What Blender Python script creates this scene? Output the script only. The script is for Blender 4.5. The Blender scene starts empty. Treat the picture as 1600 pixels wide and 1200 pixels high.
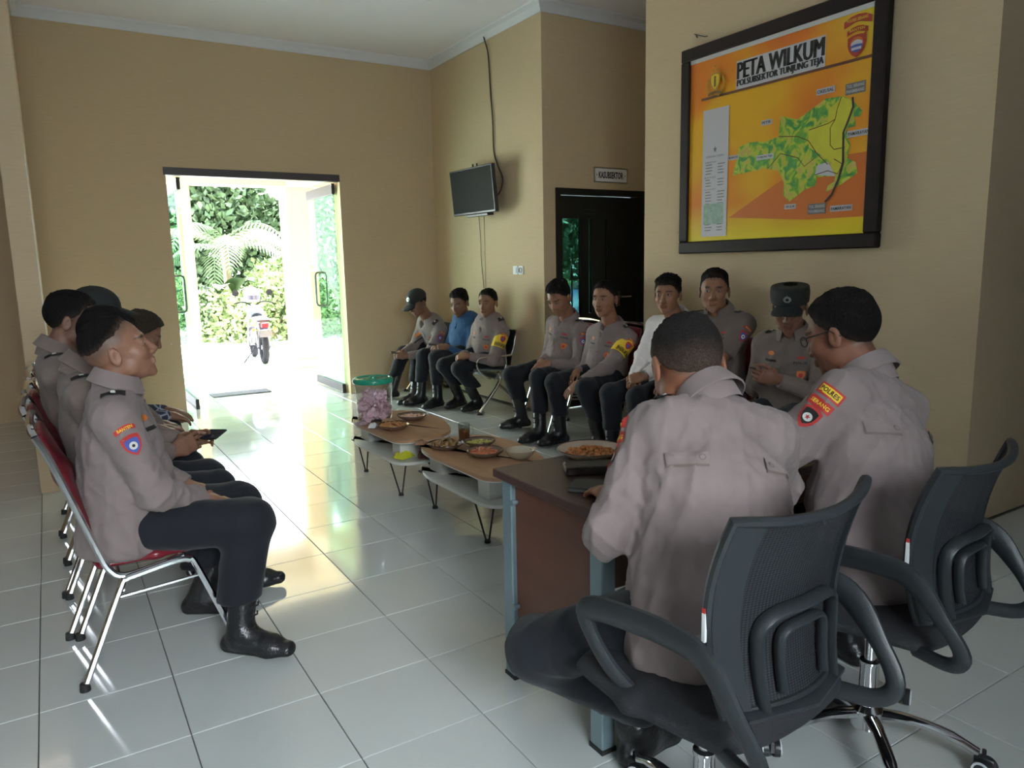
import bpy, bmesh, math, random
import numpy as np
from mathutils import Vector, Matrix
R = math.radians
PI = math.pi
random.seed(7)
SC = bpy.context.scene
COL = SC.collection

# ---------------------------------------------------------------- camera
CAM_H = 1.45
YAW, PITCH, ROLL, FPX = 0.553367, 0.159874, -0.0208445, 1159.58
def make_camera():
    f = Vector((math.sin(YAW)*math.cos(PITCH), math.cos(YAW)*math.cos(PITCH), -math.sin(PITCH)))
    r = Vector((math.cos(YAW), -math.sin(YAW), 0))
    u = r.cross(f)
    r2 = math.cos(ROLL)*r + math.sin(ROLL)*u
    u2 = -math.sin(ROLL)*r + math.cos(ROLL)*u
    cd = bpy.data.cameras.new('camera')
    cd.sensor_fit = 'HORIZONTAL'; cd.sensor_width = 36
    cd.lens = 36*FPX/1600
    cd.clip_start = .05; cd.clip_end = 300
    o = bpy.data.objects.new('camera', cd); COL.objects.link(o)
    m = Matrix((r2, u2, -f)).transposed().to_4x4()
    m.translation = Vector((0, 0, CAM_H))
    o.matrix_world = m
    SC.camera = o
make_camera()

# ---------------------------------------------------------------- light and exposure
SUN_E, SKY_E = 68.0, 4.6
WIN_E, FILL_E = 1.0, 27.0
EXPOSURE = 0.27
SC.view_settings.view_transform = 'Standard'
SC.view_settings.look = 'None'
SC.view_settings.gamma = 1.0
SC.view_settings.use_curve_mapping = False
SC.view_settings.exposure = EXPOSURE
try:
    SC.cycles.max_bounces = 10; SC.cycles.diffuse_bounces = 5; SC.cycles.glossy_bounces = 4
    SC.cycles.transparent_max_bounces = 16; SC.cycles.sample_clamp_indirect = 6.0
    SC.cycles.caustics_reflective = False; SC.cycles.caustics_refractive = False
except Exception:
    pass
def make_world():
    w = bpy.data.worlds.new('world'); SC.world = w; w.use_nodes = True
    nt = w.node_tree; nt.nodes.clear()
    out = nt.nodes.new('ShaderNodeOutputWorld'); bg = nt.nodes.new('ShaderNodeBackground')
    tc = nt.nodes.new('ShaderNodeTexCoord'); sp = nt.nodes.new('ShaderNodeSeparateXYZ')
    rp = nt.nodes.new('ShaderNodeValToRGB')
    rp.color_ramp.elements[0].position = .0; rp.color_ramp.elements[0].color = (.86, .93, 1, 1)
    rp.color_ramp.elements[1].position = .7; rp.color_ramp.elements[1].color = (.72, .84, 1, 1)
    nt.links.new(tc.outputs['Generated'], sp.inputs[0]); nt.links.new(sp.outputs[2], rp.inputs[0])
    nt.links.new(rp.outputs[0], bg.inputs[0]); bg.inputs[1].default_value = SKY_E*2.4
    nt.links.new(bg.outputs[0], out.inputs[0])
make_world()
def lamp(name, typ, loc, energy, color=(1, 1, 1), direction=None, size=None, size_y=None, angle=None, portal=False, spread=None):
    d = bpy.data.lights.new(name, typ); d.energy = energy; d.color = color
    if typ == 'AREA':
        d.shape = 'RECTANGLE'; d.size = size; d.size_y = size_y
        if spread: d.spread = spread
        if portal: d.cycles.is_portal = True
    if angle is not None: d.angle = angle
    o = bpy.data.objects.new(name, d); COL.objects.link(o); o.location = loc
    if direction is not None: o.rotation_euler = Vector(direction).to_track_quat('-Z', 'Y').to_euler()
    return o
lamp('sun', 'SUN', (8, 16, 20), SUN_E, (1, .98, .95), direction=(-.22, -.30, -1), angle=R(.6))
# daylight falling through the entrance (sky seen from the doorway) and through the hall's window on the left
lamp('door_portal', 'AREA', (2.0, 8.32, 1.25), 1, direction=(0, -1, 0), size=1.78, size_y=2.5, portal=True)
lamp('left_window_light', 'AREA', (-3.85, .75, 1.65), WIN_E, (.88, .93, 1), direction=(1, 0, -.12), size=1.0, size_y=1.0)
lamp('rear_fill_light', 'AREA', (.1, -1.92, 2.1), FILL_E, (.90, .95, 1), direction=(.1, 1, -.38), size=1.4, size_y=1.2, spread=R(75))  # narrow fill lamp added behind the camera for backs and near floor

# ---------------------------------------------------------------- materials
MATS = {}
def mat(name, color=(.5, .5, .5), rough=.6, metal=0., spec=.5, noise=None, bump=None, coat=0., attr=False, sheen=0., emit=None):
    """noise=(scale, amount, stretch), bump=(scale, strength, stretch)"""
    if name in MATS: return MATS[name]
    m = bpy.data.materials.new(name); m.use_nodes = True; nt = m.node_tree; N = nt.nodes; L = nt.links
    b = N['Principled BSDF']
    b.inputs['Base Color'].default_value = (*color, 1); b.inputs['Roughness'].default_value = rough
    b.inputs['Metallic'].default_value = metal; b.inputs['Specular IOR Level'].default_value = spec
    b.inputs['Coat Weight'].default_value = coat; b.inputs['Sheen Weight'].default_value = sheen
    m.diffuse_color = (*color, 1)
    src = None
    if attr:
        a = N.new('ShaderNodeAttribute'); a.attribute_name = 'tint'; src = a.outputs['Color']
    if noise or bump: tc = N.new('ShaderNodeTexCoord')
    def tex(sc, st, det=4):
        mp = N.new('ShaderNodeMapping'); mp.inputs['Scale'].default_value = st
        L.new(tc.outputs['Object'], mp.inputs[0])
        t = N.new('ShaderNodeTexNoise'); t.inputs['Scale'].default_value = sc; t.inputs['Detail'].default_value = det
        L.new(mp.outputs[0], t.inputs[0]); return t
    if noise:
        sc, am = noise[:2]; st = noise[2] if len(noise) > 2 else (1, 1, 1)
        t = tex(sc, st)
        mr = N.new('ShaderNodeMapRange'); mr.inputs[1].default_value = .25; mr.inputs[2].default_value = .75
        mr.inputs[3].default_value = 1-am; mr.inputs[4].default_value = 1+am
        L.new(t.outputs[0], mr.inputs[0])
        mx = N.new('ShaderNodeVectorMath'); mx.operation = 'SCALE'
        if src is not None: L.new(src, mx.inputs[0])
        else: mx.inputs[0].default_value = color
        L.new(mr.outputs[0], mx.inputs['Scale']); src = mx.outputs[0]
    if src is not None: L.new(src, b.inputs['Base Color'])
    if bump:
        sc, am = bump[:2]; st = bump[2] if len(bump) > 2 else (1, 1, 1)
        t = tex(sc, st, 3); bp = N.new('ShaderNodeBump'); bp.inputs['Strength'].default_value = am; bp.inputs['Distance'].default_value = .01
        L.new(t.outputs[0], bp.inputs['Height']); L.new(bp.outputs[0], b.inputs['Normal'])
    MATS[name] = m; return m
def glassmat(name, tint=(.9, .95, .92), refl=.08, rough=.0, graze=.28):
    if name in MATS: return MATS[name]
    m = bpy.data.materials.new(name); m.use_nodes = True; nt = m.node_tree; nt.nodes.clear()
    o = nt.nodes.new('ShaderNodeOutputMaterial'); t = nt.nodes.new('ShaderNodeBsdfTransparent'); g = nt.nodes.new('ShaderNodeBsdfGlossy')
    g.inputs['Roughness'].default_value = rough; t.inputs[0].default_value = (*tint, 1)
    lw = nt.nodes.new('ShaderNodeLayerWeight'); lw.inputs['Blend'].default_value = .25
    mr = nt.nodes.new('ShaderNodeMapRange'); mr.inputs[3].default_value = refl; mr.inputs[4].default_value = graze
    mx = nt.nodes.new('ShaderNodeMixShader')
    nt.links.new(lw.outputs['Fresnel'], mr.inputs[0]); nt.links.new(mr.outputs[0], mx.inputs[0])
    nt.links.new(t.outputs[0], mx.inputs[1]); nt.links.new(g.outputs[0], mx.inputs[2]); nt.links.new(mx.outputs[0], o.inputs[0])
    MATS[name] = m; return m

# ---------------------------------------------------------------- objects
def tag(o, label=None, cat=None, group=None, kind=None):
    if label: o['label'] = label
    if cat: o['category'] = cat
    if group: o['group'] = group
    if kind: o['kind'] = kind
    return o
def empty(name, loc, rz=0, label=None, cat=None, group=None, parent=None):
    o = bpy.data.objects.new(name, None); COL.objects.link(o); o.location = loc; o.rotation_euler = (0, 0, rz)
    o.empty_display_size = .1
    if parent: o.parent = parent
    return tag(o, label, cat, group)
class MB:
    """collects geometry, then links it as ONE mesh object"""
    def __init__(s): s.v = []; s.f = []; s.m = []
    def add(s, v, f, mi=0):
        n = len(s.v); s.v += [tuple(p) for p in v]; s.f += [tuple(i+n for i in q) for q in f]; s.m += [mi]*len(f); return s
    def box(s, x0, x1, y0, y1, z0, z1, mi=0, M=None, bev=0):
        b = bev
        if b:
            pts = []; 
            for x, sx in ((x0, 1), (x1, -1)):
                for y, sy in ((y0, 1), (y1, -1)):
                    for z, sz in ((z0, 1), (z1, -1)):
                        pts += [(x+sx*b, y+sy*b, z), (x+sx*b, y, z+sz*b), (x, y+sy*b, z+sz*b)]
            bm = bmesh.new(); [bm.verts.new(p) for p in pts]
            bmesh.ops.convex_hull(bm, input=bm.verts)
            bmesh.ops.dissolve_limit(bm, angle_limit=.01, verts=bm.verts, edges=bm.edges)
            bm.verts.index_update()
            v = [p.co.copy() for p in bm.verts]; f = [[q.index for q in g.verts] for g in bm.faces]; bm.free()
        else:
            v = [Vector((x, y, z)) for x in (x0, x1) for y in (y0, y1) for z in (z0, z1)]
            f = [(0, 1, 3, 2), (4, 6, 7, 5), (0, 4, 5, 1), (2, 3, 7, 6), (0, 2, 6, 4), (1, 5, 7, 3)]
        if M is not None: v = [M @ Vector(p) for p in v]
        return s.add(v, f, mi)
    def tube(s, pts, r, n=8, mi=0, closed=False, caps=True, flat=None):
        pts = [Vector(p) for p in pts]; k = len(pts)
        rr = r if isinstance(r, (list, tuple)) else [r]*k
        v = []; f = []; up = None
        for i, p in enumerate(pts):
            if closed: t = pts[(i+1) % k]-pts[i-1]
            else: t = pts[min(i+1, k-1)]-pts[max(i-1, 0)]
            t.normalize()
            if up is None:
                up = Vector((0, 0, 1)) if abs(t.z) < .9 else Vector((1, 0, 0))
                if flat: up = Vector(flat)
            a = t.cross(up)
            if a.length < 1e-4: a = t.cross(Vector((.3, 1, .2)))
            a.normalize(); b = a.cross(t).normalized(); up = b
            ra, rb = (rr[i] if isinstance(rr[i], (list, tuple)) else (rr[i], rr[i]))
            for j in range(n):
                c = 2*PI*j/n+PI/n; v.append(p+a*ra*math.cos(c)+b*rb*math.sin(c))
        for i in range(k if closed else k-1):
            for j in range(n):
                f.append((i*n+j, i*n+(j+1) % n, ((i+1) % k)*n+(j+1) % n, ((i+1) % k)*n+j))
        if caps and not closed: f += [tuple(range(n))[::-1], tuple((k-1)*n+j for j in range(n))]
        return s.add(v, f, mi)
    def lathe(s, prof, n=24, mi=0, c=(0, 0, 0), M=None, sy=1.):
        v = []; f = []; k = len(prof)
        for r, z in prof:
            for j in range(n):
                a = 2*PI*j/n; v.append(Vector((r*math.cos(a), r*sy*math.sin(a), z)))
        for i in range(k-1):
            for j in range(n): f.append((i*n+j, i*n+(j+1) % n, (i+1)*n+(j+1) % n, (i+1)*n+j))
        if prof[0] == prof[-1]: pass
        elif prof[0][0] > 1e-6: f.append(tuple(range(n))[::-1])
        if prof[0] != prof[-1] and prof[-1][0] > 1e-6: f.append(tuple((k-1)*n+j for j in range(n)))
        if M is not None: v = [M @ p for p in v]
        c = Vector(c); return s.add([p+c for p in v], f, mi)
    def prism(s, poly, z0, z1, mi=0, M=None):
        k = len(poly); v = [Vector((x, y, z0)) for x, y in poly]+[Vector((x, y, z1)) for x, y in poly]
        f = [tuple(range(k))[::-1], tuple(range(k, 2*k))]+[(i, (i+1) % k, k+(i+1) % k, k+i) for i in range(k)]
        if M is not None: v = [M @ p for p in v]
        return s.add(v, f, mi)
    def build(s, name, mats, parent=None, smooth=True, loc=None, **kw):
        me = bpy.data.meshes.new(name); me.from_pydata([tuple(p) for p in s.v], [], s.f)
        mats = mats if isinstance(mats, (list, tuple)) else [mats]
        for m in mats: me.materials.append(m)
        if len(mats) > 1: me.polygons.foreach_set('material_index', s.m)
        bm = bmesh.new(); bm.from_mesh(me); bmesh.ops.recalc_face_normals(bm, faces=bm.faces); bm.to_mesh(me); bm.free()
        if smooth:
            me.polygons.foreach_set('use_smooth', [True]*len(me.polygons))
            me.set_sharp_from_angle(angle=R(38))
        me.update()
        o = bpy.data.objects.new(name, me); COL.objects.link(o)
        if parent: o.parent = parent
        if loc is not None: o.location = loc
        return tag(o, **kw)
def copy_tree(o, parent=None, loc=None, rz=None, label=None, group=None):
    c = o.copy(); COL.objects.link(c)
    if parent: c.parent = parent
    if loc is not None: c.location = loc
    if rz is not None: c.rotation_euler = (0, 0, rz)
    if label: c['label'] = label
    if group: c['group'] = group
    for ch in list(o.children): copy_tree(ch, c)
    return c
def arc(c, r, a0, a1, n, ax=(1, 0, 0), ay=(0, 0, 1)):
    c = Vector(c); ax = Vector(ax); ay = Vector(ay)
    return [c+ax*r*math.cos(R(a0+(a1-a0)*i/n))+ay*r*math.sin(R(a0+(a1-a0)*i/n)) for i in range(n+1)]
def smoothpath(pts, n=5):
    """Catmull-Rom through the points"""
    P = [Vector(p) for p in pts]; P = [2*P[0]-P[1]]+P+[2*P[-1]-P[-2]]; out = []
    for i in range(1, len(P)-2):
        for j in range(n):
            t = j/n; a, b, c, d = P[i-1:i+3]
            out.append(.5*((2*b)+(c-a)*t+(2*a-5*b+4*c-d)*t*t+(3*b-a-3*c+d)*t**3))
    return out+[P[-2]]
_TXT = {}
def text_mesh(txt, bold=.0, sx=1.):
    """letters as flat 2D verts and faces, width and cap height normalised: height 1"""
    key = (txt, bold)
    if key not in _TXT:
        cu = bpy.data.curves.new('t', 'FONT'); cu.body = txt; cu.size = 1; cu.offset = bold; cu.align_x = 'CENTER'; cu.resolution_u = 2
        ob = bpy.data.objects.new('t', cu); COL.objects.link(ob)
        dg = bpy.context.evaluated_depsgraph_get(); dg.update(); me = ob.evaluated_get(dg).to_mesh()
        v = [(p.co.x, p.co.y) for p in me.vertices]; f = [tuple(q.vertices) for q in me.polygons]
        ob.evaluated_get(dg).to_mesh_clear(); bpy.data.objects.remove(ob); bpy.data.curves.remove(cu)
        xs = [p[0] for p in v]; ys = [p[1] for p in v]
        cx = (min(xs)+max(xs))/2; y0 = min(ys); h = max(ys)-y0; w = max(xs)-min(xs)
        _TXT[key] = ([((x-cx)/w, (y-y0)/h-.5) for x, y in v], f)
    return _TXT[key]
# ---------------------------------------------------------------- implicit surfaces (for people and soft shapes)
F32 = np.float32
def A(*v): return np.array(v if len(v) > 1 else v[0], dtype=np.float64)
def unit(v): v = np.asarray(v, float); return v/np.linalg.norm(v)
def smin(a, b, k):
    h = np.clip(.5+.5*(b-a)/k, 0, 1); return b+(a-b)*h-k*h*(1-h)
def smax(a, b, k): return -smin(-a, -b, k)
def cap(a, b, ra, rb=None):
    a = A(a); b = A(b); rb = ra if rb is None else rb; ba = b-a; L2 = max(ba@ba, 1e-9)
    a32 = a.astype(F32); ba32 = ba.astype(F32)
    def f(P):
        q = P-a32; t = np.clip((q@ba32)/F32(L2), 0, 1); q = q-t[:, None]*ba32
        return np.sqrt((q*q).sum(1))-(ra+(rb-ra)*t)
    c = (a+b)/2; return f, c, math.sqrt(L2)/2+max(ra, rb)
def ell(c, r, M=None):
    c = A(c); r = A(r); M = np.eye(3) if M is None else np.asarray(M)
    W = (M/r).astype(F32); W2 = (M/(r*r)).astype(F32); c32 = c.astype(F32)
    def f(P):
        q = P-c32; k0 = np.sqrt(((q@W)**2).sum(1)); k1 = np.sqrt(((q@W2)**2).sum(1))+1e-6
        return k0*(k0-1)/k1
    return f, c, max(r)
def chain(nodes, side, front):
    """nodes: (centre, halfwidth, halfdepth); an elliptical limb or trunk"""
    nodes = [(A(c), w, d) for c, w, d in nodes]; side = unit(side).astype(F32); front = unit(front).astype(F32)
    def f(P):
        D = None
        for (a, w0, d0), (b, w1, d1) in zip(nodes[:-1], nodes[1:]):
            ba = (b-a).astype(F32); L2 = F32(ba@ba); q = P-a.astype(F32)
            t = np.clip((q@ba)/L2, 0, 1); q = q-t[:, None]*ba
            w = w0+(w1-w0)*t; d = d0+(d1-d0)*t; u = q@side; v = q@front
            m2 = np.maximum((q*q).sum(1)-u*u-v*v, 0); e = np.minimum(w, d)
            k0 = np.sqrt((u/w)**2+(v/d)**2+m2/(e*e)); k1 = np.sqrt((u/w**2)**2+(v/d**2)**2+m2/e**4)+1e-6
            s = k0*(k0-1)/k1
            s = np.maximum(s, -e)
            D = s if D is None else smin(D, s, F32(.03))
        return D
    c = sum(n[0] for n in nodes)/len(nodes); return f, c, max(np.linalg.norm(n[0]-c)+max(n[1], n[2]) for n in nodes)
def group(prims, k=.02):
    prims = [p for p in prims if p]
    c = sum(p[1] for p in prims)/len(prims); r = max(np.linalg.norm(p[1]-c)+p[2] for p in prims)
    def f(P):
        D = None
        for p in prims:
            s = p[0](P); D = s if D is None else (smin(D, s, F32(k)) if k else np.minimum(D, s))
        return D
    return f, c, r
def union(groups, k=.02, margin=.08):
    """groups evaluated only near themselves"""
    def f(P):
        D = np.full(len(P), 1., F32)
        for g in groups:
            dc = np.sqrt(((P-g[1].astype(F32))**2).sum(1))-g[2]
            m = dc < margin; D[~m] = np.minimum(D[~m], dc[~m])
            if m.any(): D[m] = smin(D[m], g[0](P[m]).astype(F32), F32(k))
        return D
    return f
def sdf_mesh(f, lo, hi, h):
    lo = A(lo); hi = A(hi); n = (np.ceil((hi-lo)/h/4).astype(int)+1)*4
    nb = n//4
    bi = np.stack(np.meshgrid(*[np.arange(k) for k in nb], indexing='ij'), -1).reshape(-1, 3)
    bc = (lo+(bi*4+1.5)*h).astype(F32); fc = f(bc)
    vals = np.repeat(np.repeat(np.repeat(np.where(fc < 0, -1., 1.).astype(F32).reshape(nb), 4, 0), 4, 1), 4, 2)
    near = np.abs(fc) < h*4*.87*1.25+h*2.2
    off = np.stack(np.meshgrid(*[np.arange(4)]*3, indexing='ij'), -1).reshape(-1, 3)
    idx = (bi[near][:, None, :]*4+off[None]).reshape(-1, 3)
    fl = f((lo+idx*h).astype(F32)); vals[idx[:, 0], idx[:, 1], idx[:, 2]] = fl
    S = vals < 0; s = [S[i:n[0]-1+i, j:n[1]-1+j, k:n[2]-1+k] for i in (0, 1) for j in (0, 1) for k in (0, 1)]
    cnt = sum(x.astype(np.int8) for x in s); act = (cnt > 0) & (cnt < 8)
    ci = np.argwhere(act); ids = np.full(act.shape, -1, np.int64); ids[act] = np.arange(len(ci))
    if len(ci) == 0: return np.zeros((0, 3)), np.zeros((0, 4), int)
    cr = [vals[ci[:, 0]+i, ci[:, 1]+j, ci[:, 2]+k] for i in (0, 1) for j in (0, 1) for k in (0, 1)]
    acc = np.zeros((len(ci), 3)); num = np.zeros(len(ci))
    offs = [(i, j, k) for i in (0, 1) for j in (0, 1) for k in (0, 1)]
    for a in range(8):
        for b in range(a+1, 8):
            d = A(offs[b])-A(offs[a])
            if abs(d).sum() != 1: continue
            va, vb = cr[a], cr[b]; m = (va < 0) != (vb < 0)
            t = va[m]/(va[m]-vb[m]); acc[m] += A(offs[a])+t[:, None]*d; num[m] += 1
    V = lo+(ci+acc/num[:, None])*h
    Fs = []
    for ax in range(3):
        o = [0, 0, 0]; o[ax] = 1
        a = S[:n[0]-o[0], :n[1]-o[1], :n[2]-o[2]]; b = S[o[0]:, o[1]:, o[2]:]
        e = np.argwhere(a != b); u, w = [x for x in range(3) if x != ax]
        ok = (e[:, u] > 0) & (e[:, w] > 0) & (e[:, u] < n[u]-1) & (e[:, w] < n[w]-1); e = e[ok]
        def g(du, dw):
            q = e.copy(); q[:, u] -= du; q[:, w] -= dw; return ids[q[:, 0], q[:, 1], q[:, 2]]
        quad = np.stack([g(1, 1), g(0, 1), g(0, 0), g(1, 0)], 1)
        sg = a[e[:, 0], e[:, 1], e[:, 2]]
        if ax == 1: sg = ~sg
        quad[~sg] = quad[~sg][:, ::-1]; Fs.append(quad)
    Q = np.concatenate(Fs); Q = Q[(Q >= 0).all(1)]
    return V, Q
def np_object(name, V, Q, mats, parent=None, col=None, mi=None, **kw):
    me = bpy.data.meshes.new(name); me.vertices.add(len(V)); me.vertices.foreach_set('co', V.astype(F32).ravel())
    k = Q.shape[1]; me.loops.add(Q.size); me.loops.foreach_set('vertex_index', Q.astype(np.int32).ravel())
    me.polygons.add(len(Q)); me.polygons.foreach_set('loop_start', np.arange(0, Q.size, k, dtype=np.int32))
    me.polygons.foreach_set('use_smooth', np.ones(len(Q), bool))
    for m in (mats if isinstance(mats, (list, tuple)) else [mats]): me.materials.append(m)
    if mi is not None: me.polygons.foreach_set('material_index', mi.astype(np.int32))
    me.update(calc_edges=True)
    if col is not None:
        at = me.color_attributes.new('tint', 'FLOAT_COLOR', 'POINT')
        at.data.foreach_set('color', np.concatenate([col, np.ones((len(col), 1))], 1).astype(F32).ravel())
    me.validate()
    o = bpy.data.objects.new(name, me); COL.objects.link(o)
    if parent: o.parent = parent
    return tag(o, **kw)
def folds(seed, amp, fr):
    """soft irregular cloth folds"""
    rg = np.random.RandomState(seed); D = rg.normal(size=(5, 3)); D /= np.linalg.norm(D, axis=1)[:, None]; D[:, 2] *= .55
    ph = rg.rand(5)*6.28; W = rg.normal(size=(5, 3))*fr*.35
    D = (D*fr*(.7+.8*rg.rand(5))[:, None]).astype(F32); W = W.astype(F32)
    def g(P):
        s = 0
        for i in range(5):
            x = np.sin(P@D[i]+ph[i]+1.6*np.sin(P@W[i]+ph[i]*2)); s = s+(1-np.abs(x))**2-.33
        return (s*amp*.5).astype(F32)
    return g
# ---------------------------------------------------------------- people
SHIRT = {}
def clothmat(name, col, rough=.85, br=.35): return mat(name, col, rough, spec=.2, noise=(14, .07), bump=(420, br*.35), sheen=.1)
M_SKIN = mat('skin', (.3, .17, .11), .5, spec=.4, attr=True, noise=(60, .05))
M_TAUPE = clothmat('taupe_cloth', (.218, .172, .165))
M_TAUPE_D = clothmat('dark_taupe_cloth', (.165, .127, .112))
M_WHITE = clothmat('white_shirt_cloth', (.80, .74, .73))
M_BLUE = clothmat('blue_shirt_cloth', (.035, .09, .20))
M_TROUS = clothmat('black_trouser_cloth', (.013, .0145, .019))
M_BROWNTR = clothmat('dark_brown_trouser_cloth', (.035, .030, .028))
M_BOOT = mat('boot_leather', (.012, .012, .014), .32, bump=(60, .3))
M_SOLE = mat('boot_sole', (.01, .01, .01), .7)
M_HAIR = mat('black_hair', (.007, .006, .006), .8, spec=.12, attr=True, noise=(110, .45, (1, 1, .3)), bump=(300, .8, (1, 1, .25)))
M_HAIRG = mat('greying_hair', (.026, .023, .021), .85, spec=.1, attr=True, noise=(260, .55), bump=(300, .8))
M_HAIRB = mat('brown_grey_hair', (.045, .033, .025), .75, spec=.2, attr=True, noise=(120, .4), bump=(300, .8))
M_CAP = mat('black_cap_cloth', (.012, .014, .014), .8, bump=(300, .2))
M_RED = mat('patch_red', (.45, .03, .025), .7); M_PBLUE = mat('patch_blue', (.06, .09, .35), .7)
M_PWHITE = mat('patch_white', (.6, .6, .58), .7); M_YEL = mat('band_yellow', (.75, .50, .03), .7)
M_GOLD = mat('gold_thread', (.62, .33, .06), .5); M_ORANGE = mat('orange_thread', (.60, .16, .03), .6)
M_BLACK = mat('black_cloth_print', (.012, .012, .012), .7)
M_METALW = mat('steel', (.62, .63, .64), .28, metal=1.)
def batik():
    m = bpy.data.materials.new('batik_cloth'); m.use_nodes = True; nt = m.node_tree; N = nt.nodes; L = nt.links; b = N['Principled BSDF']
    tc = N.new('ShaderNodeTexCoord'); v = N.new('ShaderNodeTexVoronoi'); v.feature = 'DISTANCE_TO_EDGE'; v.inputs['Scale'].default_value = 16
    r = N.new('ShaderNodeValToRGB'); r.color_ramp.elements[0].position = .04; r.color_ramp.elements[0].color = (.32, .35, .42, 1)
    r.color_ramp.elements[1].position = .09; r.color_ramp.elements[1].color = (.03, .035, .06, 1)
    L.new(tc.outputs['Object'], v.inputs[0]); L.new(v.outputs[0], r.inputs[0]); L.new(r.outputs[0], b.inputs['Base Color']); b.inputs['Roughness'].default_value = .8
    return m
M_BATIK = batik()

def frame(fwd, up=(0, 0, 1)):
    f = unit(fwd); s = unit(np.cross(f, up)); u = np.cross(s, f); return s, f, u     # right, forward, up
def ik(a, c, l1, l2, pole):
    a = A(a); c = A(c); d = c-a; L = np.linalg.norm(d); m = (l1+l2)*.995
    if L > m: c = a+d/L*m; d = c-a; L = m
    x = (l1*l1-l2*l2+L*L)/(2*L); h = math.sqrt(max(l1*l1-x*x, 1e-6)); n = d/L
    p = A(pole)-n*(A(pole)@n); return a+n*x+unit(p)*h, c
def hand_prims(w, d, dors, side, curl=(.35, .5, .4), spread=.06, thumb=.5, s=1.):
    """w wrist, d finger direction, dors back-of-hand normal, side +1 when the thumb lies towards cross(d, dors)"""
    w = A(w); y = unit(d); z = unit(A(dors)-y*(A(dors)@y)); x = np.cross(y, z)*side
    def T(p): return w+(x*p[0]+y*p[1]+z*p[2])*s
    palm = group([chain([(T((0, -.02, 0)), .026*s, .020*s), (T((0, .03, 0)), .036*s, .017*s), (T((0, .08, .0)), .041*s, .013*s)], x, z),
                  cap(T((.022, .012, -.006)), T((.036, .045, -.012)), .016*s, .012*s)], .012)
    fs = [palm]
    for i, (bx, L, r) in enumerate([(.031, .074, .0092), (.0105, .082, .0095), (-.010, .076, .0090), (-.030, .061, .0080)]):
        ang = 0; p = A((bx, .078, 0)); sp = (bx/.03)*spread; pts = [p]
        c = [curl[0]*(1+.12*i), curl[1], curl[2]]
        for j, fr in enumerate((.45, .31, .24)):
            ang += c[j]; p = p+A((math.sin(sp), math.cos(ang), -math.sin(ang)))*L*fr; pts.append(p)
        fs.append(group([cap(T(pts[j]), T(pts[j+1]), (r-.0006*j)*s, (r-.0006*(j+1))*s) for j in range(3)], .003))
    t0 = A((.024, .02, -.006)); t1 = t0+A((.026, .032, -.010)); t2 = t1+A((.010-.02*thumb, .030, -.008-.02*thumb)); t3 = t2+A((.002-.022*thumb, .024, -.004-.01*thumb))
    fs.append(group([cap(T(t0), T(t1), .0135*s, .0115*s), cap(T(t1), T(t2), .0115*s, .0102*s), cap(T(t2), T(t3), .0102*s, .0085*s)], .003))
    c = T((0, .07, 0)); r = .13*s
    return [(lambda P, g=g: g[0](P), g[1], g[2]) for g in fs], (c, r)
def head_prims(c, s, f, u, k=1., jaw=1.):
    M = np.stack([s, f, u], 1); c = A(c)
    def T(*p): return c+(s*p[0]+f*p[1]+u*p[2])*k
    def E(p, r): return ell(T(*p), A(r)*k, M)
    def C(p, q, r, r2=None): return cap(T(*p), T(*q), r*k, (r if r2 is None else r2)*k)
    main = [E((0, -.014, .036), (.0765, .098, .085)), E((0, .028, -.02), (.061, .066, .082)), E((0, .042, -.074), (.043*jaw, .042, .034)),
            E((-.046*jaw, .012, -.056), (.018, .03, .026)), E((.046*jaw, .012, -.056), (.018, .03, .026)), C((0, .072, -.098), (0, .07, -.092), .016),
            E((-.036, .056, -.018), (.024, .026, .026)), E((.036, .056, -.018), (.024, .026, .026)), C((-.034, .078, .030), (.034, .078, .030), .011)]
    nose = [C((0, .086, .014), (0, .106, -.026), .0075, .0115), C((-.012, .097, -.032), (.012, .097, -.032), .0085)]
    lips = [C((-.018, .090, -.0555), (.018, .090, -.0555), .0062), C((-.016, .089, -.0655), (.016, .089, -.0655), .0068)]
    ears = []
    for sg in (-1, 1):
        ears.append(E((sg*.081, -.012, -.004), (.0075, .019, .032)))
    sock = [E((sg*.031, .100, .012), (.021, .020, .013)) for sg in (-1, 1)]
    eyes = [E((sg*.031, .0765, .011), (.015, .0135, .011)) for sg in (-1, 1)]
    conch = [E((sg*.089, -.006, -.002), (.007, .010, .019)) for sg in (-1, 1)]
    gm, gn, gl = group(main, .018), group(nose, .006), group(lips, .003)
    def fn(P):
        d = gm[0](P); d = smin(d, gn[0](P), F32(.012))
        for q in sock: d = smax(d, -q[0](P), F32(.012))
        for q in eyes: d = smin(d, q[0](P), F32(.003))
        d = smin(d, gl[0](P), F32(.005))
        for q, w in zip(ears, conch): d = smin(d, smax(q[0](P), -w[0](P), F32(.004)), F32(.006))
        return d
    return fn, c, .16*k
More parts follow.
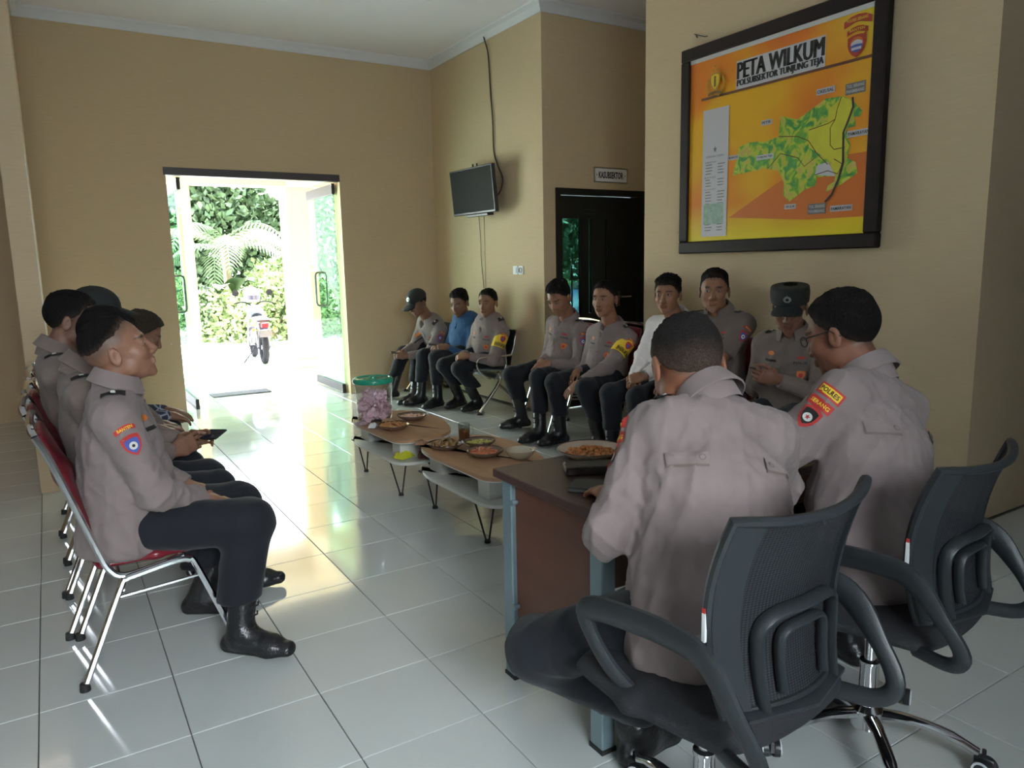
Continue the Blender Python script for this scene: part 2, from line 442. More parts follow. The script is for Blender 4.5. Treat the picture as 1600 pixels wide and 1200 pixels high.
def poly_grid(kind, w, h):
    """2D outline -> rings of points so a patch can follow the cloth"""
    if kind == 'shield': o = [(-.5, .42), (-.25, .5), (0, .52), (.25, .5), (.5, .42), (.5, .1), (.42, -.15), (.25, -.36), (0, -.52), (-.25, -.36), (-.42, -.15), (-.5, .1)]
    elif kind == 'disc': o = [(math.cos(a*PI/8)*.5, math.sin(a*PI/8)*.5) for a in range(16)]
    elif kind == 'arch': o = [(-.5, -.35), (-.5, .15), (-.25, .42), (0, .5), (.25, .42), (.5, .15), (.5, -.35), (.25, -.12), (0, -.05), (-.25, -.12)]
    elif kind == 'star': o = [(math.sin(a*PI/5)*(.5 if a % 2 == 0 else .22), math.cos(a*PI/5)*(.5 if a % 2 == 0 else .22)) for a in range(10)]
    else: o = [(-.5+i/4, -.5) for i in range(4)]+[(.5, -.5+i/4) for i in range(4)]+[(.5-i/4, .5) for i in range(4)]+[(-.5, .5-i/4) for i in range(4)]
    n = len(o); V = []; Fc = []
    for r in (1, .66, .33): V += [(x*w*r, y*h*r) for x, y in o]
    V.append((0, 0))
    for k in range(2): Fc += [(k*n+i, k*n+(i+1) % n, (k+1)*n+(i+1) % n, (k+1)*n+i) for i in range(n)]
    Fc += [(2*n+i, 2*n+(i+1) % n, 3*n) for i in range(n)]
    return V, Fc
def project(f, c, n, up, V2, off):
    n = unit(n); up = A(up)-n*(A(up)@n); up = unit(up); rt = np.cross(up, n)
    P = (A(c)+n*.12+np.array([rt*u+up*v for u, v in V2])).astype(F32); n32 = n.astype(F32)
    for _ in range(22):
        d = f(P); P = P-n32*np.minimum(np.maximum(d-off, -.02), .03)[:, None]*.9
    return P
def decal(mb, f, c, n, up, kind, w, h, off, mi, text=None):
    if text: V, Fc = text_mesh(text, .02); V = [(x*w, y*h) for x, y in V]
    else: V, Fc = poly_grid(kind, w, h)
    mb.add(project(f, c, n, up, V, off).tolist(), Fc, mi)
PATCHM = None
def person(name_label, spec, group_=None):
    """spec in metres, world coordinates"""
    g = spec.get
    root_loc = Vector((spec['hip'][0], spec['hip'][1], 0)); rl = A(root_loc)
    root = empty('person', root_loc, 0, name_label, 'person', group_)
    k = g('k', 1.0); bulk = g('bulk', 1.0); seed = g('seed', 1)
    hip = A(spec['hip']); neck = A(spec['neck']); head = A(spec['head'])
    ts, tf, tu = frame(spec['face'])                                  # torso right / forward
    up = unit(neck-hip); tf = unit(tf-up*(tf@up)); ts = np.cross(tf, up)
    hs, hf, hu = frame(spec['look'], g('hup', (0, 0, 1)))
    sh = {}; el = {}; wr = {}; hipj = {}; kn = {}; an = {}
    SHW = g('shw', .168)*k*(.9+.1*bulk)
    neck = neck+up*g('nkup', .022)
    for s, nm in ((-1, 'L'), (1, 'R')):
        sh[nm] = neck-up*.072*k+ts*s*SHW+tf*g('shf', .0)+A(g('sh'+nm, (0, 0, 0)))
        pole = g('pole'+nm, None)
        pole = A(pole) if pole is not None else -A((0, 0, 1))*.8+ts*s*.5-tf*.4
        el[nm], wr[nm] = ik(sh[nm], spec['wrist'+nm], .285*k, .25*k, pole)
        hipj[nm] = hip+ts*s*.085*k*bulk
        legpole = g('kpole'+nm, None)
        legpole = A(legpole) if legpole is not None else A((0, 0, 1))+tf*.8
        kn[nm], an[nm] = ik(hipj[nm], spec['ankle'+nm], .42*k, .40*k, legpole)
    res = g('res', .006)
    skin = A(g('skin', (.185, .088, .055)))
    long_ = g('sleeve', 'long')
    # --- body: one surface from crown to hips with arms and hands
    hd = head_prims(head, hs, hf, hu, k*g('hk', 1.1), g('jaw', 1.))
    nk = cap(neck-up*.02, head-hu*.05*k-hf*.018*k, .066*k, .057*k)
    torso = chain([(hip, .12*k, .085*k), (hip+up*.2*k, .115*k, .08*k), (neck-up*.12*k, .13*k, .075*k)], ts, tf)
    arms = []; hb = []
    for s, nm in ((-1, 'L'), (1, 'R')):
        arms.append(group([cap(sh[nm], el[nm], .042*k, .038*k), cap(el[nm], wr[nm], .040*k, .026*k)], .02))
        h = g('hand'+nm)
        hp, bnd = hand_prims(wr[nm], h[0], h[1], s*g('thumb'+nm, -1), *h[2:], s=k)
        pal, fing = hp[0], hp[1:]
        def hf_(P, pal=pal, fing=fing):
            d = None
            for q in fing:
                e = q[0](P); d = e if d is None else np.minimum(d, e)
            return smin(pal[0](P), d, F32(.005))
        hb.append((hf_, bnd[0], bnd[1]))
    shoulders = cap(sh['L'], sh['R'], .045*k, .045*k)
    f1 = union([hd, nk, torso, shoulders]+arms+hb, .012, .06)
    allp = [head, hip]+list(sh.values())+list(el.values())+list(wr.values())
    lo = np.min(allp, 0)-.2; hi = np.max(allp, 0)+.2
    lo[2] = min(hip[2]-.1, min(w[2] for w in wr.values())-.2, min(e[2] for e in el.values())-.07)
    V, Q = sdf_mesh(f1, lo, hi, res)
    L = np.stack([(V-head)@hs, (V-head)@hf, (V-head)@hu], 1)/(k*g('hk', 1.1))
    col = np.tile(skin, (len(V), 1)); x, y, z = np.abs(L[:, 0]), L[:, 1], L[:, 2]
    def paint(m, c, a=1.): m = np.clip(m, 0, 1)[:, None]*a; col[:] = col*(1-m)+A(c)*m
    ht, nape = g('hairline', .074), g('nape', -.055)
    def hairz(X, Y):
        fr = np.clip((Y+.012)/.075, 0, 1); bk = np.clip(-(Y+.02)/.05, 0, 1); tp = np.clip((np.abs(X)-.040)/.035, 0, 1)
        sd_ = g('side', -.004)
        return .0025*np.sin(X*330)+.0022*np.sin(Y*410+X*90)+sd_+(ht-sd_)*fr**.8+(nape-sd_)*bk**.8-.016*tp*fr*(1-fr)*4
    face = (y > .045)
    hw = np.clip((z-hairz(L[:, 0], y)+.012)/.034, 0, 1)*(z > nape-.006)*(x < .0805)*(np.sqrt(L[:, 0]**2+(y+.014)**2) > .05)
    hw = hw*((z > 0) | (y < -.035))
    fadec = A(g('fadecol', (.035, .026, .021)))
    paint(hw, fadec, .85)
    paint((1-((L[:, 0]/.024)**2+((z+.0605)/.013)**2))*3*(y > .07), skin*A(.92, .70, .68)*.92)
    paint((1-((L[:, 0]/.019)**2+((z+.0605)/.0018)**2))*2*(y > .07), skin*.5)
    paint((1-(((x-.033)/.021)**2+((z-.031-.15*(x-.033)*0)/.0055)**2))*2.5*face, (.015, .012, .011), .85)
    paint((1-(((x-.031)/.0145)**2+((z-.011)/.0062)**2))*3*(y > .06), skin*.25)
    if g('eyes', 1):
        paint((1-(((x-.031)/.012)**2+((z-.0105)/.0042)**2))*3*(y > .06), (.42, .38, .35))
        paint((1-(((x-.031)/.0048)**2+((z-.0105)/.0048)**2))*3*(y > .06), (.012, .008, .006))
    if g('stub', 0): paint((1-(((x)/.05)**2+((z+.075)/.04)**2))*2*(y > .03), skin*.5, g('stub'))
    np_object('body', V-rl, Q, M_SKIN, root, col)
    # --- shirt
    sm = g('shirt', M_TAUPE); b = bulk
    t = .014*k
    torso = chain([(hip-up*g('hem', .05)+tf*.005, .176*k*b, .138*k*b), (hip+up*.13*k+tf*.012*b, .160*k*b, .128*k*b), (hip+up*.30*k, .168*k*(.6+.4*b), .118*k*(.6+.4*b)), (neck-up*.085*k-tf*.004, .172*k, .094*k)], ts, tf)
    trap = group([cap(neck-up*.028*k, neck-up*.066*k+ts*s_*.14*k, .062*k, .058*k) for s_ in (-1, 1)], .03)
    ag = []
    for s, nm in ((-1, 'L'), (1, 'R')):
        sw = g('sw', 1.)
        if long_ == 'long':
            e = el[nm]; w = wr[nm]; dv = unit(w-e); end = e+dv*(np.linalg.norm(w-e)-.02)
            up_ = group([cap(sh[nm], e, .066*k*sw, .056*k*sw), cap(e, w, .056*k*sw, .040*k*sw)], .03)
            def fs(P, up_=up_, end=end, dv=dv): return smax(up_[0](P), ((P-end.astype(F32))@dv.astype(F32)), F32(.006))
            ag.append((fs, up_[1], up_[2]))
        else:
            e = el[nm]; dv = unit(e-sh[nm]); end = sh[nm]+dv*.24*k
            c_ = cap(sh[nm], e, .066*k, .066*k)
            def fs(P, c_=c_, end=end, dv=dv): return smax(c_[0](P), ((P-end.astype(F32))@dv.astype(F32)), F32(.006))
            ag.append((fs, c_[1], c_[2]))
    su = cap(sh['L'], sh['R'], .062*k, .062*k)
    core = group([torso, trap, su], .055)
    f2 = union([core]+ag, g('armk', .035), .10)
    fo = folds(seed, .0042*g('fold', 1.), 21.)
    fo2 = folds(seed+9, .0030*g('fold', 1.), 42.)
    creases = []
    for nm in 'LR':
        if long_ == 'long':
            ax = unit(wr[nm]-sh[nm]); creases.append((el[nm], .095*k, ax, 78., .0105)); creases.append((sh[nm]-up*.06-ts*(1 if nm == 'R' else -1)*.03, .07*k, unit(ts*(1 if nm == 'R' else -1)*.7-up*.7), 62., .0075))
    creases.append((hip+up*.16*k+tf*.05, .15*k, up, 52., .0065))
    def cre(P):
        s = np.zeros(len(P), F32)
        for c_, r_, ax, fr_, am in creases:
            q = P-c_.astype(F32); w = np.exp(-(q*q).sum(1)/F32(r_*r_)); bend = 1.2*np.sin(P@(ts*19+up*7).astype(F32)+seed)
            s = s+w*am*((1-np.abs(np.sin((q@ax.astype(F32))*fr_*.5+bend)))**2-.3)
        return (s*g('fold', 1.)**.5).astype(F32)
    seatz = g('seatz', .45)
    vn = cap(neck+up*.03+tf*.075*k, neck-up*.075*k+tf*.125*k, .034*k, .003)
    def f2w(P):
        d = smax(f2(P), -vn[0](P), F32(.008)) if g('collar', True) else f2(P)
        m = np.abs(d) < .05; Pm = P[m]; d[m] = d[m]-fo(Pm)-fo2(Pm)-cre(Pm)
        if g('tails', True): d = smax(d, (seatz-P[:, 2]), F32(.02))
        return d
    lo = np.min(allp[1:], 0)-.17; hi = np.max(allp[1:]+[neck], 0)+.13; hi[2] = neck[2]+.08; lo[2] = min(hip[2]-.17, min(e[2] for e in el.values())-.1, min(w[2] for w in wr.values())-.08)
    rs = g('rshirt', .010); V, Q = sdf_mesh(f2w, lo, hi, rs)
    shirt = np_object('shirt', V-rl, Q, sm, root)
    # --- collar
    if g('collar', True):
        mb = MB(); n = 22; vs = []; fc = []
        nu = unit(head-hu*.05*k-hf*.02*k-neck); nu = unit(nu*.75+up*.25)
        cf = unit(tf-nu*(tf@nu)); cs = np.cross(cf, nu)
        base = neck+up*.012+nu*.026
        for i in range(n):
            a = R(24)+(2*PI-R(48))*i/(n-1); dr = cf*math.cos(a)+cs*math.sin(a); fb = (1+math.cos(a))/2
            ro = .012*fb*k; pts = [base+dr*(.071*k+ro)-nu*(.058-.002*fb), base+dr*(.066*k+ro)+nu*(.036-.024*fb), base+dr*(.069*k+ro)+nu*(.038-.024*fb), base+dr*(.090*k+ro*1.6)-nu*(.014+.030*fb), base+dr*(.086*k+ro*1.6)-nu*(.017+.030*fb), base+dr*(.071*k+ro)+nu*(.026-.022*fb)]
            vs += [p-rl for p in pts]
            if i: fc += [((i-1)*6+j, (i-1)*6+(j+1) % 6, i*6+(j+1) % 6, i*6+j) for j in range(6)]
        fc += [tuple(range(6)), tuple((n-1)*6+j for j in range(5, -1, -1))]
        mb.add(vs, fc); mb.build('collar', sm, root)
    # --- trousers
    tm = g('trousers', M_TROUS); prim = []
    pel = ell(hip+up*.0, A(.150*k*b, .105*k*b, .11*k), np.stack([ts, tf, up], 1))
    hemz = g('hemz', .24); lw = g('lw', 1.05)
    lg = []
    for nm in 'LR':
        q = group([cap(hipj[nm], kn[nm], .090*k*(.8+.2*b), .070*k*lw), cap(kn[nm], an[nm]+A(0, 0, .09), .072*k*lw, .062*k*lw)], .03); lg.append(q)
    f3 = union([pel]+lg, .02, .08); fo3 = folds(seed+3, .0060, 26.)
    def f3w(P):
        d = f3(P); m = np.abs(d) < .05; d[m] = d[m]-fo3(P[m]); return smax(d, hemz-P[:, 2], F32(.012))
    pp = [hip]+list(kn.values())+list(an.values()); lo = np.min(pp, 0)-.16; hi = np.max(pp, 0)+.16; lo[2] = .0; hi[2] = max(p[2] for p in pp)+.15
    V, Q = sdf_mesh(f3w, lo, hi, g('rtr', .012)); np_object('trousers', V-rl, Q, tm, root)
    # --- boots
    for nm in 'LR':
        td = A((*g('toe'+nm, (tf[0], tf[1])), 0)); td = unit(td); sd = A(td[1], -td[0], 0); a = an[nm]; a0 = A(a[0], a[1], 0)
        lift = max(a[2]-.09*k, 0)
        a0 = a0+A(0, 0, lift)
        shin = unit(kn[nm]-a); top = a+shin*max(hemz-a[2]+.05, .04) if g('boots', True) else a+shin*.02
        heel = a0-td*.045*k+A(0, 0, .035); ball = a0+td*.12*k+A(0, 0, .032); tip = a0+td*.185*k+A(0, 0, .03)
        fb = group([chain([(heel, .034*k, .036), (ball, .047*k, .034), (tip, .036*k, .029)], sd, (0, 0, 1)), cap(a+A(0, 0, -.015), top, .048*k, .052*k),
                    cap(a0+td*.02+A(0, 0, .07*k), ball+A(0, 0, .012), .044*k, .032*k)], .035)
        zl = lift
        def f4(P, fb=fb, zl=zl): return smax(fb[0](P), zl+.004-P[:, 2], F32(.006))
        pp = [heel, tip, top]; lo = np.min(pp, 0)-.1; hi = np.max(pp, 0)+.1; lo[2] = zl-.02
        V, Q = sdf_mesh(f4, lo, hi, g('rboot', .009)); cz = V[Q].mean(1)[:, 2]; np_object('boot' if g('boots', True) else 'shoe', V-rl, Q, [M_BOOT, M_SOLE], root, mi=(cz < zl+.028))
        bt = root.children[-1] if False else bpy.context.scene.collection.objects[-1]
        lc = MB(); f0 = unit(td+A(0, 0, .0)); ins = a0+td*.055+A(0, 0, .098*k)
        for q in range(5 if g('boots', True) else 3):
            c_ = (ins-td*.0+(a+td*.056*k+A(0, 0, .02)-ins)*(q/3.)) if q < 3 else a+td*.057*k+shin*(.03+.035*(q-2))
            lc.tube([Vector(c_-sd*.022+td*-.004-rl), Vector(c_+td*.008-rl), Vector(c_+sd*.022-td*.004-rl)], .0035, 5)
        lc.build('laces', M_SOLE, bt, kind='stuff')
    # --- hair or cap
    kk = k*g('hk', 1.1)
    def hl(P): q = P-head.astype(F32); return (q@hs.astype(F32))/kk, (q@hf.astype(F32))/kk, (q@hu.astype(F32))/kk
    MH = np.stack([hs, hf, hu], 1); skull = ell(head-hf*.014*kk+hu*.036*kk, A(.0765, .098, .085)*kk, MH)
    th, tl = g('hair', (.015, .003)); fh = folds(seed+5, g('tuft', .006), 95.)
    def fhair(P):
        X, Y, Z = hl(P); a = np.clip((Z-.055)/.055, 0, 1); thick = tl+(th-tl)*a*a*(3-2*a)
        fr = np.clip((Y-.0)/.05, 0, 1); bk = np.clip(-Y/.06, 0, 1)
        zmin = hairz(X, Y); w = np.clip((Z-zmin)/g('fade', .022), 0, 1); w = w*w*(3-2*w)
        d = skull[0](P)-(-.004+(thick+.004)*w)*kk; m = np.abs(d) < .02; d[m] = d[m]-fh(P[m])*a[m]*w[m]
        return smax(d, (zmin-.004-Z)*kk*.7, F32(.004))
    V, Q = sdf_mesh(fhair, head-.15*kk, head+A(.15, .15, .16)*kk, g('rhair', res))
    hx, hy, hz = [(V-head)@q/kk for q in (hs, hf, hu)]; w_ = np.clip((hz-hairz(hx, hy)-.004)/g('grad', .045), 0, 1)[:, None]
    np_object('hair', V-rl, Q, g('hairmat', M_HAIR), root, fadec*(1-w_)+A(g('haircol', (.007, .006, .006)))*w_)
    if g('cap'):
        typ = g('cap')
        def C(p): return head+(hs*p[0]+hf*p[1]+hu*p[2])*kk
        if typ == 'field':
            crown = chain([(C((0, -.012, .035)), .090*kk, .110*kk), (C((0, .0, .095)), .088*kk, .106*kk), (C((0, .006, .115)), .086*kk, .104*kk)], hs, hf); ztop = .128
        else:
            crown = ell(C((0, -.012, .045)), A(.089, .112, .092)*kk, MH); ztop = .2
        brim = ell(C((0, .115, .048 if typ == 'field' else .045)), A(.078, .070, .005)*kk, MH)
        def fcap(P):
            X, Y, Z = hl(P); d = crown[0](P); d = smax(d, (.042-Z-.12*np.minimum(Y, 0)*0)*kk, F32(.004)); d = smax(d, (Z-ztop-.10*(Y))*kk, F32(.008))
            Pb = P-(hu*kk).astype(F32)*(-.9*X*X*4-.25*np.maximum(Y-.08, 0))[:, None].astype(F32)
            return smin(d, smax(brim[0](Pb), -(Y-.05)*kk, F32(.004)), F32(.004))
        V, Q = sdf_mesh(fcap, head-.2*kk, head+.22*kk, g('rcap', .006)); cp = np_object('cap', V-rl, Q, M_CAP, root)
        mb = MB(); c0 = C((0, .1, .085 if typ == 'field' else .092))
        decal(mb, fcap, c0, hf+hu*.15, hu, 'disc', .044, .038, .002, 0); decal(mb, fcap, c0+hu*.014, hf+hu*.15, hu, 'star', .026, .026, .003, 0)
        decal(mb, fcap, c0, hf+hu*.15, hu, 'disc', .018, .017, .0035, 1)
        mb.v = [tuple(A(p)-rl) for p in mb.v]; mb.build('badge', [M_METALW, M_CAP], cp, label='silver cap badge')
    if g('glasses'):
        mb = MB()
        def C(*p): return Vector(head+(hs*p[0]+hf*p[1]+hu*p[2])*kk-rl)
        for sg in (-1, 1):
            mb.tube([C(sg*.031+.021*math.cos(a*PI/6), .101, .010+.015*math.sin(a*PI/6)) for a in range(12)], .0018, 5, closed=True)
            mb.tube([C(sg*.052, .099, .016), C(sg*.080, .07, .017), C(sg*.086, -.005, .018), C(sg*.084, -.03, -.004)], .0022, 5)
        mb.tube([C(-.010, .103, .013), C(.010, .103, .013)], .0018, 5); mb.build('glasses', M_BLACK, root)
    # --- insignia on the shirt
    if g('marks'):
        F = f2w; PM = [M_RED, M_PBLUE, M_PWHITE, M_BLACK, M_YEL, g('shirt', M_TAUPE), M_ORANGE, M_TAUPE_D]
        fr = lambda a, b_: A(neck)-up*b_*k+ts*a*k+tf*.1            # a to his right, b_ below the neck
        def piece(name, parts, lab=None, base=None):
            mb = MB()
            if base: mb.add(*base)
            for c, n, upv, kind, w, h, off, mi, *tx in parts: decal(mb, F, c, n, upv, kind, w, h, off, mi, tx[0] if tx else None)
            mb.v = [tuple(A(p)-rl) for p in mb.v]; mb.build(name, PM, shirt, label=lab)
        for mk in g('marks'):
            ty = mk[0]
            if ty in ('sleeve', 'band'):
                s = {'L': -1, 'R': 1}[mk[1]]; a0 = sh[mk[1]]; dv = unit(el[mk[1]]-a0); n = unit(ts*s+tf*mk[2]); n = unit(n-dv*(n@dv)); upv = -dv
            if ty == 'sleeve':
                c = a0+dv*.080*k
                piece('sleeve_patch', [(c+dv*.02, n, upv, 'shield', .064, .074, .002, 0), (c+dv*.022, n, upv, 'shield', .048, .052, .003, 1), (c+dv*.022, n, upv, 'disc', .028, .028, .004, 2), (c+dv*.022, n, upv, 'disc', .011, .011, .005, 3)], 'red and blue shield sleeve patch')
                piece('sleeve_tab', [(c-dv*.040, n, upv, 'arch', .072, .030, .002, 0), (c-dv*.043, n, upv, '', .052, .011, .0032, 4, mk[3] if len(mk) > 3 else 'BANTEN')], 'red curved sleeve tab')
            elif ty == 'band':
                c = a0+dv*.075*k; n2 = np.cross(dv, n); ag_ = ag[0 if mk[1] == 'L' else 1][0]
                Fb = lambda P: ag_(P)-fo(P)
                P = np.array([a0+dv*(-.06+.225*i/8)+(n*math.cos(j*PI/10)+n2*math.sin(j*PI/10))*.13 for i in range(9) for j in range(20)]).astype(F32)
                D_ = np.array([n*math.cos(j*PI/10)+n2*math.sin(j*PI/10) for i in range(9) for j in range(20)]).astype(F32)
                for _ in range(20): P = P-D_*np.clip(Fb(P)-.006, -.02, .03)[:, None]*.9
                fcs = [(i*20+j, i*20+(j+1) % 20, (i+1)*20+(j+1) % 20, (i+1)*20+j) for i in range(8) for j in range(20)]
                piece('armband', [(c+dv*.058, n, upv, '', .120, .040, .0095, 3, mk[3]), (c, n, upv, 'shield', .056, .060, .008, 0), (c, n, upv, 'disc', .028, .028, .009, 1), (c-dv*.046, n, upv, 'arch', .075, .030, .008, 0), (c-dv*.049, n, upv, '', .055, .011, .009, 4, 'POLRES')], 'yellow printed armband', (P.tolist(), fcs, 4))
            elif ty == 'tabs':
                s = {'L': -1, 'R': 1}[mk[1]]; a0 = sh[mk[1]]; dv = unit(el[mk[1]]-a0); n = unit(ts*s+tf*mk[2]); n = unit(n-dv*(n@dv)); upv = -dv; c = a0+dv*.055*k
                piece('sleeve_tab', [(c-dv*.035, n, upv, 'rect', .082, .036, .002, 0), (c-dv*.035, n, upv, 'rect', .070, .024, .003, 4), (c-dv*.035, n, upv, '', .062, .014, .004, 3, 'POLRES')], 'red edged yellow sleeve tab')
                piece('sleeve_tab', [(c+dv*.008, n, upv, 'rect', .078, .030, .002, 0), (c+dv*.008, n, upv, '', .064, .012, .003, 4, 'SERANG')], 'red sleeve tab')
                piece('sleeve_patch', [(c+dv*.060, n, upv, 'shield', .062, .070, .002, 0), (c+dv*.058, n, upv, 'shield', .046, .050, .003, 3), (c+dv*.060, n, upv, 'disc', .030, .026, .004, 2), (c+dv*.060, n, upv, 'star', .018, .018, .005, 0)], 'red edged sleeve patch with white centre')
            elif ty == 'epaulet':
                s = {'L': -1, 'R': 1}[mk[1]]; c = neck-up*.03+ts*s*.12*k; n = unit(up*.9+ts*s*.35)
                piece('shoulder_board', [(c, n, tf, 'rect', .034, .080, .005, 3), (c-ts*s*.01, n, tf, 'rect', .014, .016, .006, 2)], 'black shoulder board')
            elif ty == 'front':
                n = tf
                piece('name_tape', [(fr(-.085, .135), n, up, 'rect', .085, .018, .003, 5), (fr(-.085, .135), n, up, '', .070, .014, .004, 3, 'POLISI')])
                piece('name_tape', [(fr(.085, .135), n, up, 'rect', .075, .014, .003, 3)], 'black name tape')
                piece('collar_badge', [(fr(-.085, .108), n, up, 'rect', .045, .012, .003, 0)], 'small red bar'); piece('chest_badge', [(fr(.085, .095), n, up, 'disc', .042, .024, .003, 6)], 'orange chest badge')
                piece('chest_badge', [(fr(-.09, .205), n, up, 'shield', .046, .052, .003, 6), (fr(-.09, .205), n, up, 'disc', .024, .024, .004, 0)], 'orange and red chest badge')
                for s_ in (-1, 1): piece('pocket_flap', [(fr(s_*.085, .165), n, up, 'rect', .105, .030, .004, 5), (fr(s_*.085, .170), n, up, 'disc', .010, .010, .006, 7)])
            elif ty == 'placket':
                for q in np.arange(.05, .40, .07): piece('button', [(neck-up*q*k+tf*.1, tf, up, 'disc', .012, .012, .003, 7)])
                piece('placket', [(neck-up*.23*k+tf*.1, tf, up, 'rect', .034, .36, .0018, 5)])
            elif ty == 'backflap':
                for s in mk[1]:
                    c = neck-up*.17*k+ts*s*.115*k-tf*.1; n = -tf
                    piece('back_flap', [(c-up*.004, n, up, 'rect', .090, .038, .003, 7), (c, n, up, 'rect', .088, .034, .0060, 5), (c+ts*s*-.028, n, up, 'disc', .017, .017, .0075, 7), (c+ts*s*-.028, n, up, 'disc', .011, .011, .0082, 5)])
    if g('watch'):
        nm = g('watch'); dv = unit(wr[nm]-el[nm]); c = wr[nm]-dv*.012-rl; s_ = unit(np.cross(dv, (0, 0, 1))); u_ = np.cross(s_, dv)
        mb = MB(); mb.tube([Vector(c+(s_*math.cos(a*PI/8)*.031+u_*math.sin(a*PI/8)*.029)*k) for a in range(16)], [(.010, .003)]*16, 6, closed=True)
        mb.tube([Vector(c+u_*.028), Vector(c+u_*.038)], .019, 16); mb.build('wristwatch', g('watchmat', M_METALW), root)
    return root, dict(wr=wr, el=el, sh=sh, kn=kn, an=an, f=f2w, neck=neck, ts=ts, tf=tf, up=up)
# ---------------------------------------------------------------- setting
CEIL = 3.71; FARY = 8.24; WX = 4.05; RECY = 5.93; PICY0, PICY1 = 1.98, 4.52
M_WALL = mat('cream_wallpaper', (.585, .443, .284), .75, spec=.25, noise=(9, .035, (1, 1, 9)), bump=(40, .10, (1, 1, 8)))
M_CEIL = mat('white_ceiling', (.93, .90, .99), .85, spec=.2)
M_TRIM = mat('white_moulding', (.74, .74, .80), .6)
M_TILE = mat('glazed_floor_tile', (.62, .65, .63), .11, spec=1., coat=.5, noise=(2.3, .035), bump=(3.0, .012))
M_GROUT = mat('dark_grout', (.20, .19, .17), .8)
M_CREAMX = mat('cream_render', (.80, .70, .45), .8, noise=(4, .05))
M_DARKAL = mat('brown_aluminium', (.06, .05, .055), .4)
M_CHROME = mat('chrome', (.70, .70, .72), .12, metal=1.)
M_STEELP = mat('brushed_steel', (.55, .56, .57), .28, metal=1.)
M_PLW = mat('white_plastic', (.70, .72, .72), .4)
M_BLKP = mat('black_plastic', (.022, .024, .026), .38)
def struct(mb, name, m, smooth=False, **kw): return mb.build(name, m, smooth=smooth, kind='structure', **kw)
T = .2
DX0, DX1, DZ = 1.11, 2.885, 2.47
struct(MB().box(-.11, 9.5, -2.9, 13.6, -.12, -.014).box(-4.1, -.11, -2.9, 9.3, -.12, -.014), 'floor', M_GROUT)
floor_ob = bpy.data.objects['floor']
M_DARKWALL = mat('dark_unseen_wall', (.10, .065, .04), .6)  # dark colour given to unseen walls to soak up bounced light
# tiles: those largest in view one by one
def px_of(x, y, z=0):
    f = Vector((math.sin(YAW)*math.cos(PITCH), math.cos(YAW)*math.cos(PITCH), -math.sin(PITCH))); r = Vector((math.cos(YAW), -math.sin(YAW), 0)); u = r.cross(f)
    v = Vector((x, y, z-CAM_H)); d = v.dot(f); return (800+FPX*v.dot(r)/max(d, .01), 600-FPX*v.dot(u)/max(d, .01), d)
TS = .4125; OX, OY = .246, 1.959
def tile_mesh():
    h = TS/2-.0016; b = .0016
    v = [(-h, -h, -.012), (h, -h, -.012), (h, h, -.012), (-h, h, -.012), (-h, -h, -b), (h, -h, -b), (h, h, -b), (-h, h, -b),
         (-h+b, -h+b, 0), (h-b, -h+b, 0), (h-b, h-b, 0), (-h+b, h-b, 0)]
    f = [(8, 9, 10, 11)]+[(i, (i+1) % 4, 4+(i+1) % 4, 4+i) for i in range(4)]+[(4+i, 4+(i+1) % 4, 8+(i+1) % 4, 8+i) for i in range(4)]
    return v, f
tv, tf_ = tile_mesh(); cells = []
for i in range(-11, 23):
    for j in range(-12, 32):
        cx, cy = OX+TS*(i+.5), OY+TS*(j+.5)
        if cy > FARY+TS*12: continue
        if cx < -.11-0 and cy > 9.0: continue
        if cx > WX-.0 and cy > PICY0 and not (PICY1-.2 < cy < RECY): continue
        p = px_of(cx, cy); cells.append((0 if (p[2] > .3 and -150 < p[0] < 1750 and p[1] < 1330) else 1, (cx**2+cy**2), cx, cy))
cells.sort(); rg = random.Random(3)
first = None; rest = MB()
for k, (o_, d_, cx, cy) in enumerate(cells):
    if k < 300 and o_ == 0:
        if first is None:
            first = MB().add(tv, tf_).build('tile', M_TILE, floor_ob, smooth=False); t = first
        else:
            t = first.copy(); COL.objects.link(t)
        t.location = (cx, cy, rg.uniform(-.0003, .0003)); t.rotation_euler = (R(rg.uniform(-.06, .06)), R(rg.uniform(-.06, .06)), 0)
    else: rest.add([(x+cx, y+cy, z) for x, y, z in tv], tf_)
rest.build('tile', M_TILE, floor_ob, smooth=False, kind='stuff')
# walls
struct(MB().box(-.10, DX0, FARY, FARY+T, 0, CEIL).box(DX1, WX+.2, FARY, FARY+T, 0, CEIL).box(DX0, DX1, FARY, FARY+T, DZ, CEIL), 'wall_far', M_WALL)
struct(MB().box(WX, WX+.14, RECY, FARY, 0, CEIL), 'wall_right', M_WALL)
struct(MB().box(4.19, 5.30, RECY, RECY+.16, 2.16, CEIL).box(5.30, 9.5, RECY, RECY+.16, 0, CEIL), 'wall_recess', M_WALL)
struct(MB().box(WX, 9.5, PICY0, PICY1, 0, CEIL), 'wall_picture', M_WALL)
struct(MB().box(-.17, -.035, 5.75, 8.9, 0, CEIL), 'wall_partition', M_WALL)
struct(MB().box(-4.1, -.17, 8.78, 8.98, 0, CEIL), 'wall_left_far', M_WALL)
struct(MB().box(-4.1, -3.9, -2.8, 8.98, 0, 1.1).box(-4.1, -3.9, -2.8, 8.98, 2.2, CEIL).box(-4.1, -3.9, -2.8, .2, 1.1, 2.2).box(-4.1, -3.9, 1.3, 8.98, 1.1, 2.2), 'wall_left', M_WALL)
struct(MB().box(-4.1, 9.5, -2.2, -2.0, 0, 1.45).box(-4.1, 9.5, -2.2, -2.0, 2.75, CEIL).box(-4.1, -.7, -2.2, -2.0, 1.45, 2.75).box(.9, 9.5, -2.2, -2.0, 1.45, 2.75), 'wall_rear', M_DARKWALL)
